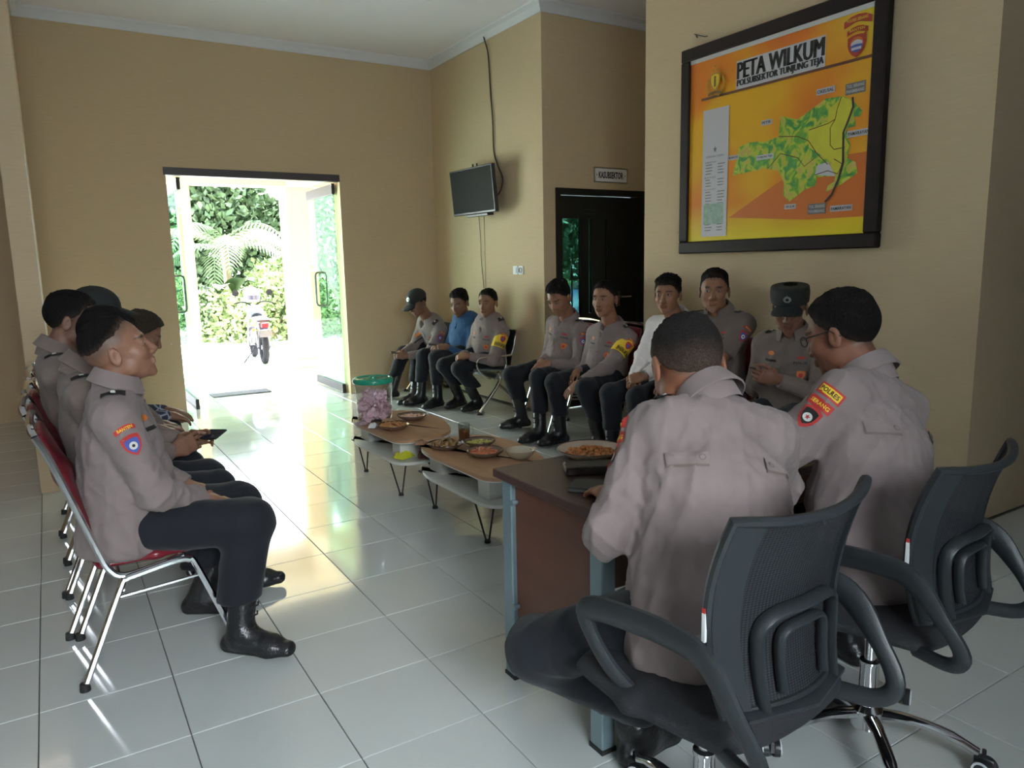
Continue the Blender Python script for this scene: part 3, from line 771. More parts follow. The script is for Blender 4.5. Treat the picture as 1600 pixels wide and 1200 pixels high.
struct(MB().box(6.6, 6.8, -2.8, PICY0, 0, CEIL), 'wall_right_end', M_DARKWALL)  # unseen wall set close to hold back bounced light at the right
struct(MB().box(9.5, 9.7, PICY0, 9, 0, CEIL), 'wall_office_end', M_WALL)
struct(MB().box(-4.1, 9.7, -2.8, 9.0, CEIL+.08, CEIL+.2), 'ceiling', M_CEIL)
# cornice
def cornice(name, a, b, n, ea=0, eb=0):
    """a,b wall line ends; n unit normal into the room"""
    prof = [(0, CEIL-.005), (.012, CEIL-.005), (.02, CEIL+.010), (.05, CEIL+.045), (.085, CEIL+.068), (.09, CEIL+.08), (0, CEIL+.08)]
    mb = MB(); v = []
    L_ = math.hypot(b[0]-a[0], b[1]-a[1]); t_ = ((b[0]-a[0])/L_, (b[1]-a[1])/L_)
    for e, s_ in ((a, -ea), (b, eb)):
        for d, z in prof: v.append((e[0]+n[0]*d+t_[0]*s_*d, e[1]+n[1]*d+t_[1]*s_*d, z))
    k = len(prof); f = [(i, (i+1) % k, k+(i+1) % k, k+i) for i in range(k)]+[tuple(range(k)), tuple(range(2*k-1, k-1, -1))]
    struct(mb.add(v, f), name, M_TRIM)
# ea / eb: +1 the corner sticks out into the room, -1 it is an inner corner
cornice('trim_1', (-.035, FARY), (WX, FARY), (0, -1), -1, -1); cornice('trim_2', (WX, FARY), (WX, RECY), (-1, 0), -1, 1)
cornice('trim_3', (WX, RECY), (9.5, RECY), (0, -1), 1, 0); cornice('trim_4', (WX, PICY1), (WX, PICY0), (-1, 0), 1, 1)
cornice('trim_5', (WX, PICY1), (9.5, PICY1), (0, 1), 1, 0); cornice('trim_6', (WX, PICY0), (6.6, PICY0), (0, -1), 1, 0)
cornice('trim_7', (-.035, 5.75), (-.035, FARY), (1, 0), 1, -1); cornice('trim_8', (-.17, 5.75), (-.035, 5.75), (0, -1), 0, 1)
# white strip standing in for bounced light along the partition edge
struct(MB().box(-.0355, -.0325, 5.747, 5.750, .9, 2.2), 'edge_light_strip', M_TRIM)
def window(name, x0, x1, z0, z1, y, axis='y', n=2):
    mb = MB(); fr = .05
    def bx(a0, a1, c0, c1, d=.03):
        if axis == 'y': mb.box(a0, a1, y-d, y+d, c0, c1)
        else: mb.box(y-d, y+d, a0, a1, c0, c1)
    bx(x0, x1, z0, z0+fr); bx(x0, x1, z1-fr, z1); bx(x0, x0+fr, z0, z1); bx(x1-fr, x1, z0, z1)
    for i in range(1, n): c = x0+(x1-x0)*i/n; bx(c-.02, c+.02, z0, z1)
    o = struct(mb, name, M_DARKAL)
    g = MB()
    if axis == 'y': g.box(x0+fr, x1-fr, y-.003, y+.003, z0+fr, z1-fr)
    else: g.box(y-.003, y+.003, x0+fr, x1-fr, z0+fr, z1-fr)
    g.build('pane', glassmat('window_glass', (.85, .92, .9), .06), o, smooth=False); return o
window('window_1', .2, 1.3, 1.1, 2.2, -4.0, 'x', 2)
window('fill_window', -.7, .9, 1.45, 2.75, -2.1, 'y', 2)  # unseen opening added in the rear wall to carry the fill lamp
M_RAIL = mat('rail_dark', (.022, .020, .020), .5, spec=.3)
# ---- glass entrance door_1
G_DOOR = glassmat('door_glass', (.72, .90, .80), .012, graze=.05)
d1 = struct(MB().box(DX0-.02, DX1+.0, FARY-.012, FARY+.10, DZ-.075, DZ+.0), 'door_1', M_DARKAL)
for nm, hx, sg in (('left', 1.235, -1), ('right', 2.845, 1)):
    y0 = FARY+.12; y1 = y0+.98; leaf = MB().box(hx-.006, hx+.006, y0, y1, .02, DZ-.09).build('glass_leaf', G_DOOR, d1, smooth=False)
    MB().box(hx-.018, hx+.018, y0-.01, y0+.40 if 0 else y1, .012, .105, bev=.004).build('bottom_rail', M_RAIL, leaf, smooth=False)
    MB().box(hx-.018, hx+.018, y0-.01, y1, DZ-.20, DZ-.085, bev=.004).build('top_rail', M_RAIL, leaf, smooth=False)
    MB().lathe([(.022, .0), (.024, .03), (.016, .06), (.016, .10)], 12, c=(hx, y0, 0)).build('pivot', M_BLKP, leaf)
    MB().lathe([(.016, 0), (.016, .08), (.024, .12)], 12, c=(hx, y0, DZ-.20)).build('pivot', M_BLKP, leaf)
    hd = MB()
    for s in (-1, 1):
        xx = hx+s*.068; yy = y0+.62
        hd.tube([(hx, yy, 1.0), (xx-s*.03, yy, 1.0), (xx-s*.008, yy, 1.012), (xx, yy, 1.04), (xx, yy, 1.36), (xx-s*.008, yy, 1.388), (xx-s*.03, yy, 1.40), (hx, yy, 1.40)], .014, 8)
    hd.build('door_handle', mat('dull_steel', (.16, .155, .15), .4, metal=.8), leaf)
# ---- dark door_2 with name plate
M_DKWOOD = mat('dark_stained_door', (.010, .010, .009), .35, noise=(6, .2, (1, 1, .1)))
G_TINT = glassmat('tinted_glass', (.16, .27, .24), .03)
kd = MB(); y = RECY+.02
kd.box(4.19, 4.245, y-.035, y+.12, 0, 2.16).box(5.245, 5.30, y-.035, y+.12, 0, 2.16).box(4.245, 5.245, y-.035, y+.12, 2.10, 2.16)
kd = struct(kd, 'door_2', M_DKWOOD)
lf = MB(); px_ = [(4.30, 4.52), (4.62, 4.66), (4.83, 4.86)]; z0, z1 = .95, 1.88
xs = [4.25]+[q for p in px_ for q in p]+[5.24]
for i in range(0, len(xs), 2): lf.box(xs[i], xs[i+1], y+.02, y+.06, z0, z1)
lf.box(4.25, 5.24, y+.02, y+.06, .01, z0).box(4.25, 5.24, y+.02, y+.06, z1, 2.095)
leaf2 = lf.build('leaf', M_DKWOOD, kd, smooth=False)
for a, b in px_: MB().box(a, b, y+.036, y+.042, z0, z1).build('pane', G_TINT, leaf2, smooth=False)
MB().box(4.40, 4.412, y+.012, y+.022, z0, 1.30).add([(4.385, y+.017, 1.28), (4.43, y+.017, 1.28), (4.408, y+.017, 1.42), (4.385, y+.027, 1.28), (4.43, y+.027, 1.28), (4.408, y+.027, 1.42)], [(0, 1, 2), (3, 5, 4), (0, 3, 4, 1), (1, 4, 5, 2), (2, 5, 3, 0)]).build('glazing_spike', M_DKWOOD, leaf2, smooth=False)
lv = MB(); lv.box(4.95, 5.0, y-.01, y+.02, 1.0, 1.16, bev=.004).tube([(4.975, y-.01, 1.1), (4.975, y-.06, 1.1), (5.10, y-.062, 1.1)], .009, 8).build('door_handle', M_CHROME, leaf2)
for zz in (1.93, 1.97):
    MB().box(4.55, 4.70, y+.008, y+.02, zz-.004, zz+.002).build('louvre', M_DKWOOD, leaf2, smooth=False)
# far window of the office behind the dark door is an opening in the outer wall
struct(MB().box(4.25, 9.5, FARY, FARY+T, 0, .55).box(4.25, 9.5, FARY, FARY+T, 2.5, CEIL).box(7.6, 9.5, FARY, FARY+T, .55, 2.5), 'wall_office', M_WALL)
window('window_3', 4.25, 7.6, .55, 2.5, FARY+.1, 'y', 3)
# skirting hidden in the tiled floor; porch outside
ow = struct(MB().box(-.2, 9.5, 13.6, 26, -.25, -.12), 'ground', mat('sunlit_concrete', (.80, .79, .76), .9, noise=(2, .05)))
struct(MB().box(-14, 34, 13.6, 60, -.30, -.20), 'ground_beyond', mat('pale_ground', (.72, .70, .60), .95, noise=(.6, .15)))
struct(MB().box(1.58, 1.74, 10.9, 11.06, 0, 2.6).box(1.55, 1.77, 10.87, 11.09, 0, .12), 'porch_column', M_CREAMX)
struct(MB().box(3.02, 3.42, 10.9, 11.3, 0, 2.6).box(2.98, 3.46, 10.86, 11.34, 0, .12), 'porch_column', M_CREAMX)
struct(MB().box(-.2, 5.2, 10.85, 11.15, 2.6, 3.2).box(-.2, 5.2, FARY+T, 11.15, 3.1, 3.2).box(3.02, 3.32, FARY+T, 10.85, 2.6, 3.1), 'porch_roof', M_CREAMX)
MB().box(1.50, 2.16, 8.98, 9.24, 0, .012, bev=.004).build('door_mat', mat('grey_mat', (.10, .10, .12), .95, bump=(200, .6)), smooth=False, label='grey rectangular doormat lying outside the glass entrance', cat='doormat')
# ---- ceiling downlight
t = empty('downlight', (3.1, 6.3, CEIL+.08), 0, 'small round recessed ceiling downlight, switched off', 'ceiling light')
MB().lathe([(.0, -.004), (.050, -.004), (.052, -.012), (.066, -.010), (.068, 0), (0, 0)], 24).build('rim', M_TRIM, t)
MB().lathe([(.0, -.006), (.048, -.007), (.049, -.003), (0, -.003)], 20).build('diffuser', mat('frosted', (.60, .60, .63), .5), t)
# nail by the map
t = MB().tube([(4.05, 4.0, 3.01), (4.02, 3.96, 2.985)], .005, 6).tube([(4.045, 4.01, 3.02), (4.03, 3.90, 2.975), (4.032, 3.875, 2.972)], .003, 5).build('nail', M_BLKP, label='bent nail in the wall above the framed map', cat='nail')
tag(MB().lathe([(0, 0), (.008, 0), (.008, .004), (0, .005)], 10, M=Matrix.Rotation(R(90), 4, 'X')).build('screw', M_STEELP, loc=(1.02, FARY-.001, .72)), 'small screw head in the cream wall left of the entrance', 'screw')
# ---------------------------------------------------------------- wall things
def on_wall(u, v, x=4.0): return (x, u, v)
FRM = mat('dark_wood_frame', (.016, .009, .009), .5, spec=.2, noise=(8, .3, (1, .1, 1)))
mp = empty('framed_map', (WX, 3.3, 1.5), 0, 'large dark framed orange poster map hanging on the right wall', 'framed map')
fx0, fx1 = 3.985, 4.045
Y0, Y1, Z0, Z1 = 2.53, 4.08, 1.50, 2.915
def rel(mb, o): mb.v = [tuple(Vector(p)-o.location) for p in mb.v]; return mb
for a in ((Y0, Y1, Z0, Z0+.085), (Y0, Y1, Z1-.085, Z1), (Y0, Y0+.085, Z0+.085, Z1-.085), (Y1-.085, Y1, Z0+.085, Z1-.085)):
    rel(MB().box(fx0, fx1, a[0], a[1], a[2], a[3], bev=.008), mp).build('frame_rail', FRM, mp, smooth=False)
def poster_mat():
    m = bpy.data.materials.new('poster_print'); m.use_nodes = True; nt = m.node_tree; N = nt.nodes; L = nt.links; b = N['Principled BSDF']
    tc = N.new('ShaderNodeTexCoord'); mpn = N.new('ShaderNodeMapping'); mpn.inputs['Rotation'].default_value = (R(35), 0, 0)
    w = N.new('ShaderNodeTexNoise'); w.inputs['Scale'].default_value = 1.5; w.inputs['Detail'].default_value = 1
    r = N.new('ShaderNodeValToRGB'); e = r.color_ramp.elements; e[0].position = .38; e[0].color = (.78, .40, .015, 1); e[1].position = .62; e[1].color = (.66, .14, .015, 1)
    n = e.new(.5); n.color = (.75, .24, .012, 1)
    L.new(tc.outputs['Object'], mpn.inputs[0]); L.new(mpn.outputs[0], w.inputs[0]); L.new(w.outputs[0], r.inputs[0])
    sp = N.new('ShaderNodeSeparateXYZ'); L.new(tc.outputs['Object'], sp.inputs[0]); mr = N.new('ShaderNodeMapRange'); mr.inputs[1].default_value = .09; mr.inputs[2].default_value = .34; mr.inputs[3].default_value = 1; mr.inputs[4].default_value = 0
    L.new(sp.outputs[2], mr.inputs[0]); mx = N.new('ShaderNodeMix'); mx.data_type = 'RGBA'; mx.inputs[7].default_value = (.80, .62, .02, 1)
    L.new(mr.outputs[0], mx.inputs[0]); L.new(r.outputs[0], mx.inputs[6])
    m2 = N.new('ShaderNodeMapRange'); m2.inputs[1].default_value = -.75; m2.inputs[2].default_value = -.25; m2.inputs[3].default_value = 1; m2.inputs[4].default_value = 0
    m3 = N.new('ShaderNodeMapRange'); m3.inputs[1].default_value = 1.0; m3.inputs[2].default_value = 1.3
    L.new(sp.outputs[1], m2.inputs[0]); L.new(sp.outputs[2], m3.inputs[0]); mu = N.new('ShaderNodeMath'); mu.operation = 'MULTIPLY'; L.new(m2.outputs[0], mu.inputs[0]); L.new(m3.outputs[0], mu.inputs[1])
    mx2 = N.new('ShaderNodeMix'); mx2.data_type = 'RGBA'; mx2.inputs[7].default_value = (.72, .62, .03, 1); L.new(mu.outputs[0], mx2.inputs[0]); L.new(mx.outputs[2], mx2.inputs[6])
    L.new(mx2.outputs[2], b.inputs['Base Color']); b.inputs['Roughness'].default_value = .35
    return m
rel(MB().box(4.003, 4.03, Y0+.07, Y1-.07, Z0+.07, Z1-.07), mp).build('poster', poster_mat(), mp, smooth=False)
rel(MB().box(3.999, 4.004, Y0+.085, Y1-.085, Z1-.112, Z1-.085), mp).build('mount_strip', mat('mount_white', (.62, .60, .60), .4), mp, smooth=False)
def green_mat():
    m = bpy.data.materials.new('map_relief_print'); m.use_nodes = True; nt = m.node_tree; N = nt.nodes; L = nt.links; b = N['Principled BSDF']
    tc = N.new('ShaderNodeTexCoord'); w = N.new('ShaderNodeTexNoise'); w.inputs['Scale'].default_value = 13; w.inputs['Detail'].default_value = 3; w.inputs['Distortion'].default_value = 1.2
    r = N.new('ShaderNodeValToRGB'); e = r.color_ramp.elements; e[0].position = .36; e[0].color = (.05, .24, .07, 1); e[1].position = .66; e[1].color = (.55, .38, .12, 1)
    n = e.new(.46); n.color = (.16, .38, .04, 1); n = e.new(.54); n.color = (.50, .55, .04, 1)
    L.new(tc.outputs['Object'], w.inputs[0]); L.new(w.outputs[0], r.inputs[0]); L.new(r.outputs[0], b.inputs['Base Color']); b.inputs['Roughness'].default_value = .4; return m
M_GRN = green_mat(); M_MYEL = mat('map_yellow_print', (.62, .56, .04), .4, noise=(9, .12)); M_INK = mat('map_ink', (.015, .012, .012), .5)
M_PAPER = mat('map_white', (.56, .53, .56), .4); M_MRED = mat('map_red', (.40, .04, .02), .4); M_BRNL = mat('map_brown', (.10, .03, .01), .5); M_SWOOSH = mat('map_deep_orange', (.60, .15, .02), .4); M_MGREY = mat('map_grey', (.16, .15, .14), .5)
def flat(poly, x, t=.0012):
    mb = MB(); k = len(poly); a = x-t
    v = [(a, p[0], p[1]) for p in poly]+[(x, p[0], p[1]) for p in poly]
    bm = bmesh.new(); vs = [bm.verts.new(p) for p in v[:k]]; fc = bm.faces.new(vs); bm.normal_update(); bmesh.ops.triangulate(bm, faces=[fc]); bm.verts.index_update()
    F = [tuple(q.index for q in f.verts) for f in bm.faces]; bm.free()
    mb.add(v, F+[(i, (i+1) % k, k+(i+1) % k, k+i) for i in range(k)]); return mb
def polyln(pts, w, x):
    mb = MB(); P = [Vector((p[0], p[1])) for p in pts]; v = []
    for i, p in enumerate(P):
        t = (P[min(i+1, len(P)-1)]-P[max(i-1, 0)]).normalized(); n = Vector((-t.y, t.x))*w/2; v += [(x, *(p+n)), (x, *(p-n))]
    return mb.add(v, [(2*i, 2*i+1, 2*i+3, 2*i+2) for i in range(len(P)-1)])
def put(mb, name, m, **kw): return rel(mb, mp).build(name, m, mp, smooth=False, **kw)
put(flat([(3.617, 1.734), (3.197, 1.939), (3.075, 2.034), (2.547, 2.038), (2.544, 1.679), (2.997, 1.683)], 4.0032), 'printed_swoosh', M_SWOOSH)
put(flat([(3.589, 2.011), (3.541, 2.187), (3.461, 2.206), (3.307, 2.194), (3.225, 2.208), (3.218, 2.329), (3.088, 2.288), (2.971, 2.341), (2.900, 2.374), (2.789, 2.367), (2.726, 2.332), (2.660, 2.262), (2.674, 2.236), (2.708, 2.241), (2.698, 2.188), (2.751, 2.184), (2.749, 2.137), (2.725, 2.086), (2.742, 2.017), (2.686, 1.987), (2.672, 1.926), (2.761, 1.876), (2.872, 1.837), (2.859, 1.873), (2.818, 1.893), (2.813, 1.923), (2.935, 1.930), (2.947, 1.882), (3.021, 1.863), (3.127, 1.802), (3.177, 1.845), (3.172, 1.916), (3.216, 1.999), (3.333, 2.026)], 4.0022), 'region_map', M_GRN)
put(flat([(2.876, 2.312), (2.788, 2.361), (2.730, 2.333), (2.714, 2.283), (2.769, 2.140), (2.732, 2.087), (2.767, 1.985), (2.799, 1.934), (2.864, 1.959), (2.838, 2.005), (2.927, 2.065), (3.003, 2.113), (3.005, 2.212), (2.879, 2.241)], 4.0008), 'district_patch', M_MYEL)
put(flat([(2.950, 1.944), (2.938, 1.999), (2.867, 2.009), (2.836, 1.968), (2.813, 1.923)], 4.0004), 'lake_patch', M_PAPER)
bl = MB()
for pl in ([(2.795, 2.366), (2.819, 2.302), (2.830, 2.245), (2.860, 2.202), (2.855, 2.104), (2.828, 2.076), (2.759, 2.079)], [(3.225, 2.208), (3.083, 2.187), (3.005, 2.150), (2.942, 2.067), (2.866, 1.996)], [(3.300, 2.022), (3.205, 2.102), (3.077, 2.060), (3.028, 2.003), (2.955, 2.044)], [(3.005, 2.212), (2.878, 2.229), (2.830, 2.245)], [(2.950, 1.944), (2.864, 1.959), (2.799, 1.934), (2.767, 1.985), (2.825, 2.022)]):
    q = polyln(pl, .005, 3.999); bl.add(q.v, q.f)
put(bl, 'border_lines', M_BRNL)
put(polyln([(2.724, 2.349), (2.717, 2.295), (2.746, 2.219), (2.771, 2.164), (2.765, 1.996), (2.790, 1.903), (2.828, 1.821), (2.872, 1.778)], .014, 3.9982), 'road_line', M_INK)
put(polyln([(3.888, 2.550), (2.610, 2.548)], .016, 3.9990), 'printed_rule', M_BRNL)
def wtext(txt, c, w, h, x, shear=0, bold=.02):
    V, F = text_mesh(txt, bold); mb = MB()
    return mb.add([(x, c[0]-p[0]*w, c[1]+p[1]*h) for p in V], F)
def plate(c, w, h, x): return MB().box(x-.0008, x, c[0]-w/2, c[0]+w/2, c[1]-h/2, c[1]+h/2)
ca, cb, cc, cd_ = [(3.572, 2.721), (2.926, 2.702), (3.571, 2.595), (2.923, 2.593)]
wt = ca[0]-cb[0]
t1c = ((ca[0]+cb[0])/2, [(3.230, 2.672)][0][1]); t2c = ((ca[0]+cb[0])/2, [(3.226, 2.590)][0][1])
put(plate(t1c, wt+.02, .125, 4.0018), 'title_outline', M_PAPER); put(plate(t2c, wt+.02, .075, 4.0019), 'title_outline', M_PAPER)
tt = wtext('PETA WILKUM', t1c, wt, .105, 3.9998, bold=.0)
for i_ in (-.0065, -.003, .003, .0065): q_ = wtext('PETA WILKUM', (t1c[0]+i_, t1c[1]), wt, .105, 3.9998-abs(i_)*.01, bold=.0); tt.add(q_.v, q_.f)
put(tt, 'title_text', M_INK)
tt = wtext('POLSUBSEKTOR TUNJUNG TEJA', t2c, wt, .052, 3.9998, bold=.0)
for i_ in (-.004, .004): q_ = wtext('POLSUBSEKTOR TUNJUNG TEJA', (t2c[0]+i_, t2c[1]), wt, .052, 3.9997, bold=.0); tt.add(q_.v, q_.f)
put(tt, 'title_text', M_INK)
for (txt, c, w, h) in (('CIKEUSAL', [(2.903, 2.419)][0], .11, .024), ('PETIR', [(3.323, 2.310)][0], .07, .020), ('PAMARAYAN', [(2.676, 2.147)][0], .13, .024), ('BAROS', [(3.588, 2.127)][0], .075, .018), ('CIKULUR', [(3.121, 1.771)][0], .07, .018), ('PAMARAYAN', [(2.765, 1.736)][0], .13, .022), ('TUNJUNG TEJA', [(3.328, 2.098)][0], .12, .020)):
    put(plate(c, w+.014, h+.012, 4.0012), 'map_label', M_PAPER); put(wtext(txt, c, w, h*.8, 3.9985), 'map_label_text', M_INK)
for txt, c in ((('TOL SERANG', 'PANIMBANG'), [(2.710, 2.396)][0]), (('TOL SERANG', 'PANIMBANG'), [(2.928, 1.744)][0])):
    put(plate(c, .125, .062, 4.0012), 'map_label', M_MGREY)
    for i, s_ in enumerate(txt): put(wtext(s_, (c[0], c[1]+.014-.028*i), .11, .018, 3.9985), 'map_label_text', M_PAPER)
# emblem right: two red arches over a shield
def emb(c, parts, name, lab, sc=.86):
    o = None
    for i, (kind, dx, dy, w, h, m) in enumerate(parts):
        w *= sc; h *= sc; dx *= sc; dy *= sc; V, F = poly_grid(kind, w, h); mb = MB().add([(3.9996-.0007*i, c[0]-dx-p[0], c[1]+dy+p[1]) for p in V], F)
        if o is None: o = put(mb, name, m, label=lab)
        else: rel(mb, mp).build('emblem_piece', m, o, smooth=False)
    return o
c = [(2.714, 2.638)][0]
e1 = emb(c, [('arch', 0, .135, .20, .085, M_MRED), ('arch', 0, .075, .15, .06, M_MRED), ('shield', 0, -.02, .135, .14, M_MRED), ('star', .058, .045, .03, .04, M_MRED), ('disc', 0, -.005, .095, .085, M_SWOOSH), ('arch', 0, -.005, .08, .05, M_PAPER), ('shield', 0, -.035, .085, .05, M_PBLUE), ('', 0, -.035, .07, .016, M_PAPER)], 'shield_emblem', 'red shield emblem under two curved banners')
for s_, dy, w, h in (('POLRES SERANG', .125, .13, .017), ('BANTEN', .071, .095, .015)):
    rel(wtext(s_, (c[0], c[1]+dy), w, h, 3.9935), mp).build('banner_text', mat('print_yellow', (.7, .5, .03), .5), e1, smooth=False)
c = [(3.754, 2.633)][0]; M_EMB = mat('emblem_olive', (.42, .24, .015), .5); M_EMB2 = mat('emblem_dark', (.16, .10, .02), .5)
pr = []
for s in (-1, 1):
    for i in range(7):
        a = R(-70+i*25); pr.append(('disc', s*.088*math.cos(a), .075*math.sin(a)-.01, .020, .042, M_EMB))
pr += [('star', -.02, .10, .035, .035, M_EMB), ('star', .02, .10, .035, .035, M_EMB), ('star', 0, .13, .035, .035, M_EMB), ('shield', 0, .01, .105, .14, M_EMB), ('shield', 0, .012, .080, .11, M_YEL), ('disc', 0, .045, .022, .022, M_EMB2), ('rect', 0, .005, .020, .06, M_EMB2), ('arch', 0, -.075, .14, .035, M_EMB2)]
emb(c, pr, 'wreath_emblem', 'olive shield and wreath emblem with three stars')
# legend sheet
la = [(3.866, 2.472), (3.636, 2.466), (3.651, 1.614), (3.883, 1.614)]
ly0, ly1, lz0, lz1 = la[1][0], la[0][0], la[3][1], la[0][1]
lg = put(MB().box(3.9992, 4.003, ly0, ly1, lz0, lz1), 'legend_sheet', M_PAPER)
tx = MB(); rr = random.Random(5); z = lz1-.33
V, F = text_mesh('KETERANGAN / LEGENDA', .01)
tx.add([(3.9984, (ly0+ly1)/2-p[0]*.16, z+.015+p[1]*.013) for p in V], F)
for h_, n_ in (('ADMINISTRASI', 4), ('BATAS', 3), ('JALAN DAN SUNGAI', 6), ('PEMERINTAHAN', 7)):
    z -= .022; V, F = text_mesh(h_, .01); tx.add([(3.9984, ly1-.075-p[0]*.10, z+p[1]*.011) for p in V], F)
    for i in range(n_):
        z -= .020
        for q in (.02, .13): tx.add([(3.9984, ly1-q-.012, z), (3.9984, ly1-q-.02-rr.uniform(.03, .06), z), (3.9984, ly1-q-.02-rr.uniform(.03, .06), z+.006), (3.9984, ly1-q-.012, z+.006)], [(0, 1, 2, 3)])
rel(tx, mp).build('legend_text', M_MGREY, lg, smooth=False, kind='stuff')
rel(MB().box(3.9980, 3.999, ly0+.03, ly1-.02, lz0+.085, lz0+.225), mp).build('inset_map', mat('inset_green', (.30, .42, .33), .5, noise=(30, .3)), lg, smooth=False)
V, F = poly_grid('star', .035, .05); rel(MB().add([(3.9984, (ly0+ly1)/2-p[0], lz1-.27+p[1]) for p in V], F), mp).build('north_arrow', M_MGREY, lg, smooth=False)
# name plate over the dark door
sg = empty('name_plate', (4.86, RECY, 2.30), 0, 'white name plate reading KASUBSEKTOR above the dark door', 'sign')
MB().box(-.205, .205, -.012, 0, -.065, .065, bev=.003).build('plate', mat('plate_white', (.80, .76, .76), .4), sg, smooth=False)
fr_ = MB()
for a in ((-.21, .21, -.07, -.062), (-.21, .21, .062, .07), (-.21, -.202, -.062, .062), (.202, .21, -.062, .062)): fr_.box(a[0], a[1], -.016, 0, a[2], a[3])
fr_.build('border', M_STEELP, sg, smooth=False)
V, F = text_mesh('KASUBSEKTOR', .035); MB().add([(p[0]*.31, -.0135, p[1]*.066) for p in V], F).build('lettering', mat('dark_purple_print', (.035, .012, .03), .5), sg, smooth=False)
V, F = poly_grid('disc', .012, .012)
for s in (-1, 1): MB().add([(p[0]+s*.178, -.0135, p[1]) for p in V], F).build('dot', mat('dark_purple_print', (0, 0, 0)), sg, smooth=False)
# television
tvl = Matrix.Translation((3.84, 7.16, 2.21)) @ Matrix.Rotation(R(-20), 4, 'Z') @ Matrix.Rotation(R(-7), 4, 'Y')
tv_ = empty('television', (3.87, 6.93, 2.21), 0, 'black flat television on a swivel wall bracket, cables behind it', 'television')
tv_.rotation_euler = (0, R(-5), R(3))
MB().box(-.035, .012, -.41, .41, -.235, .235, bev=.006).box(.01, .05, -.22, .22, -.15, .13, bev=.01).build('casing', M_BLKP, tv_, smooth=False)
MB().box(-.0375, -.034, -.393, .393, -.212, .220).build('screen', mat('tv_screen', (.012, .013, .012), .6, spec=.08), tv_, smooth=False)
MB().box(-.05, .03, -.28, .12, -.262, -.236, bev=.004).build('stand_bar', M_BLKP, tv_, smooth=False)
MB().tube([(.04, 0, 0), (.10, .03, 0), (.155, 0, 0)], .014, 8).box(.145, .16, -.10, .06, -.08, .08).build('wall_bracket', M_BLKP, tv_)
b = MB()
for yy in (-.06, .02): b.tube([(.02, yy, .21), (.02, yy, .27)], .006, 6).tube([(.02, yy-.018, .235), (.02, yy-.018, .27)], .004, 6)
b.build('hook', M_BLKP, tv_)
tag(MB().tube(smoothpath([(4.03, 6.97, 3.83), (4.02, 6.90, 3.70), (4.035, 6.86, 3.55), (4.04, 6.84, 3.2), (4.035, 6.80, 2.9), (4.04, 6.80, 2.6), (4.035, 6.72, 2.45), (4.03, 6.62, 2.3), (4.02, 6.70, 2.16), (3.98, 6.92, 2.12), (3.93, 7.0, 2.13)], 6), .0075, 7).build('television_cable', mat('cable_brown', (.06, .045, .035), .5)), 'long dark cable hanging from the ceiling edge to the television', 'cable')
tag(MB().tube(smoothpath([(4.02, 7.13, 2.05), (4.04, 7.13, 1.8), (4.035, 7.11, 1.5), (4.04, 7.08, 1.2)], 5), .0035, 6).build('power_cord', M_BLKP), 'thin black cord hanging below the television', 'cord')
tag(MB().tube([(4.045, 7.05, 2.05), (4.045, 7.05, 1.1)], .003, 6).build('aerial_cord', mat('cord_beige', (.45, .38, .26), .6)), 'thin beige cord on the wall below the television', 'cord')
for i, yy in enumerate((6.43, 6.33)):
    t = empty('wall_socket' if i else 'light_switch', (WX, yy, 1.39), 0, ['white light switch beside the socket on the right wall', 'white round wall socket right of the light switch'][i], ['switch', 'socket'][i])
    MB().box(-.012, 0, -.043, .043, -.043, .043, bev=.003).build('plate', M_PLW, t, smooth=False)
    if i: MB().lathe([(.030, .0), (.030, .006), (.022, .008), (.020, .001), (0, .001)], 20, M=Matrix.Translation((-.012, 0, 0)) @ Matrix.Rotation(R(-90), 4, 'Y')).build('socket_ring', mat('socket_grey', (.35, .36, .37), .4), t)
    else: MB().box(-.018, -.012, -.026, .026, -.03, .03, bev=.002).build('rocker', mat('rocker_grey', (.55, .60, .62), .4), t, smooth=False)

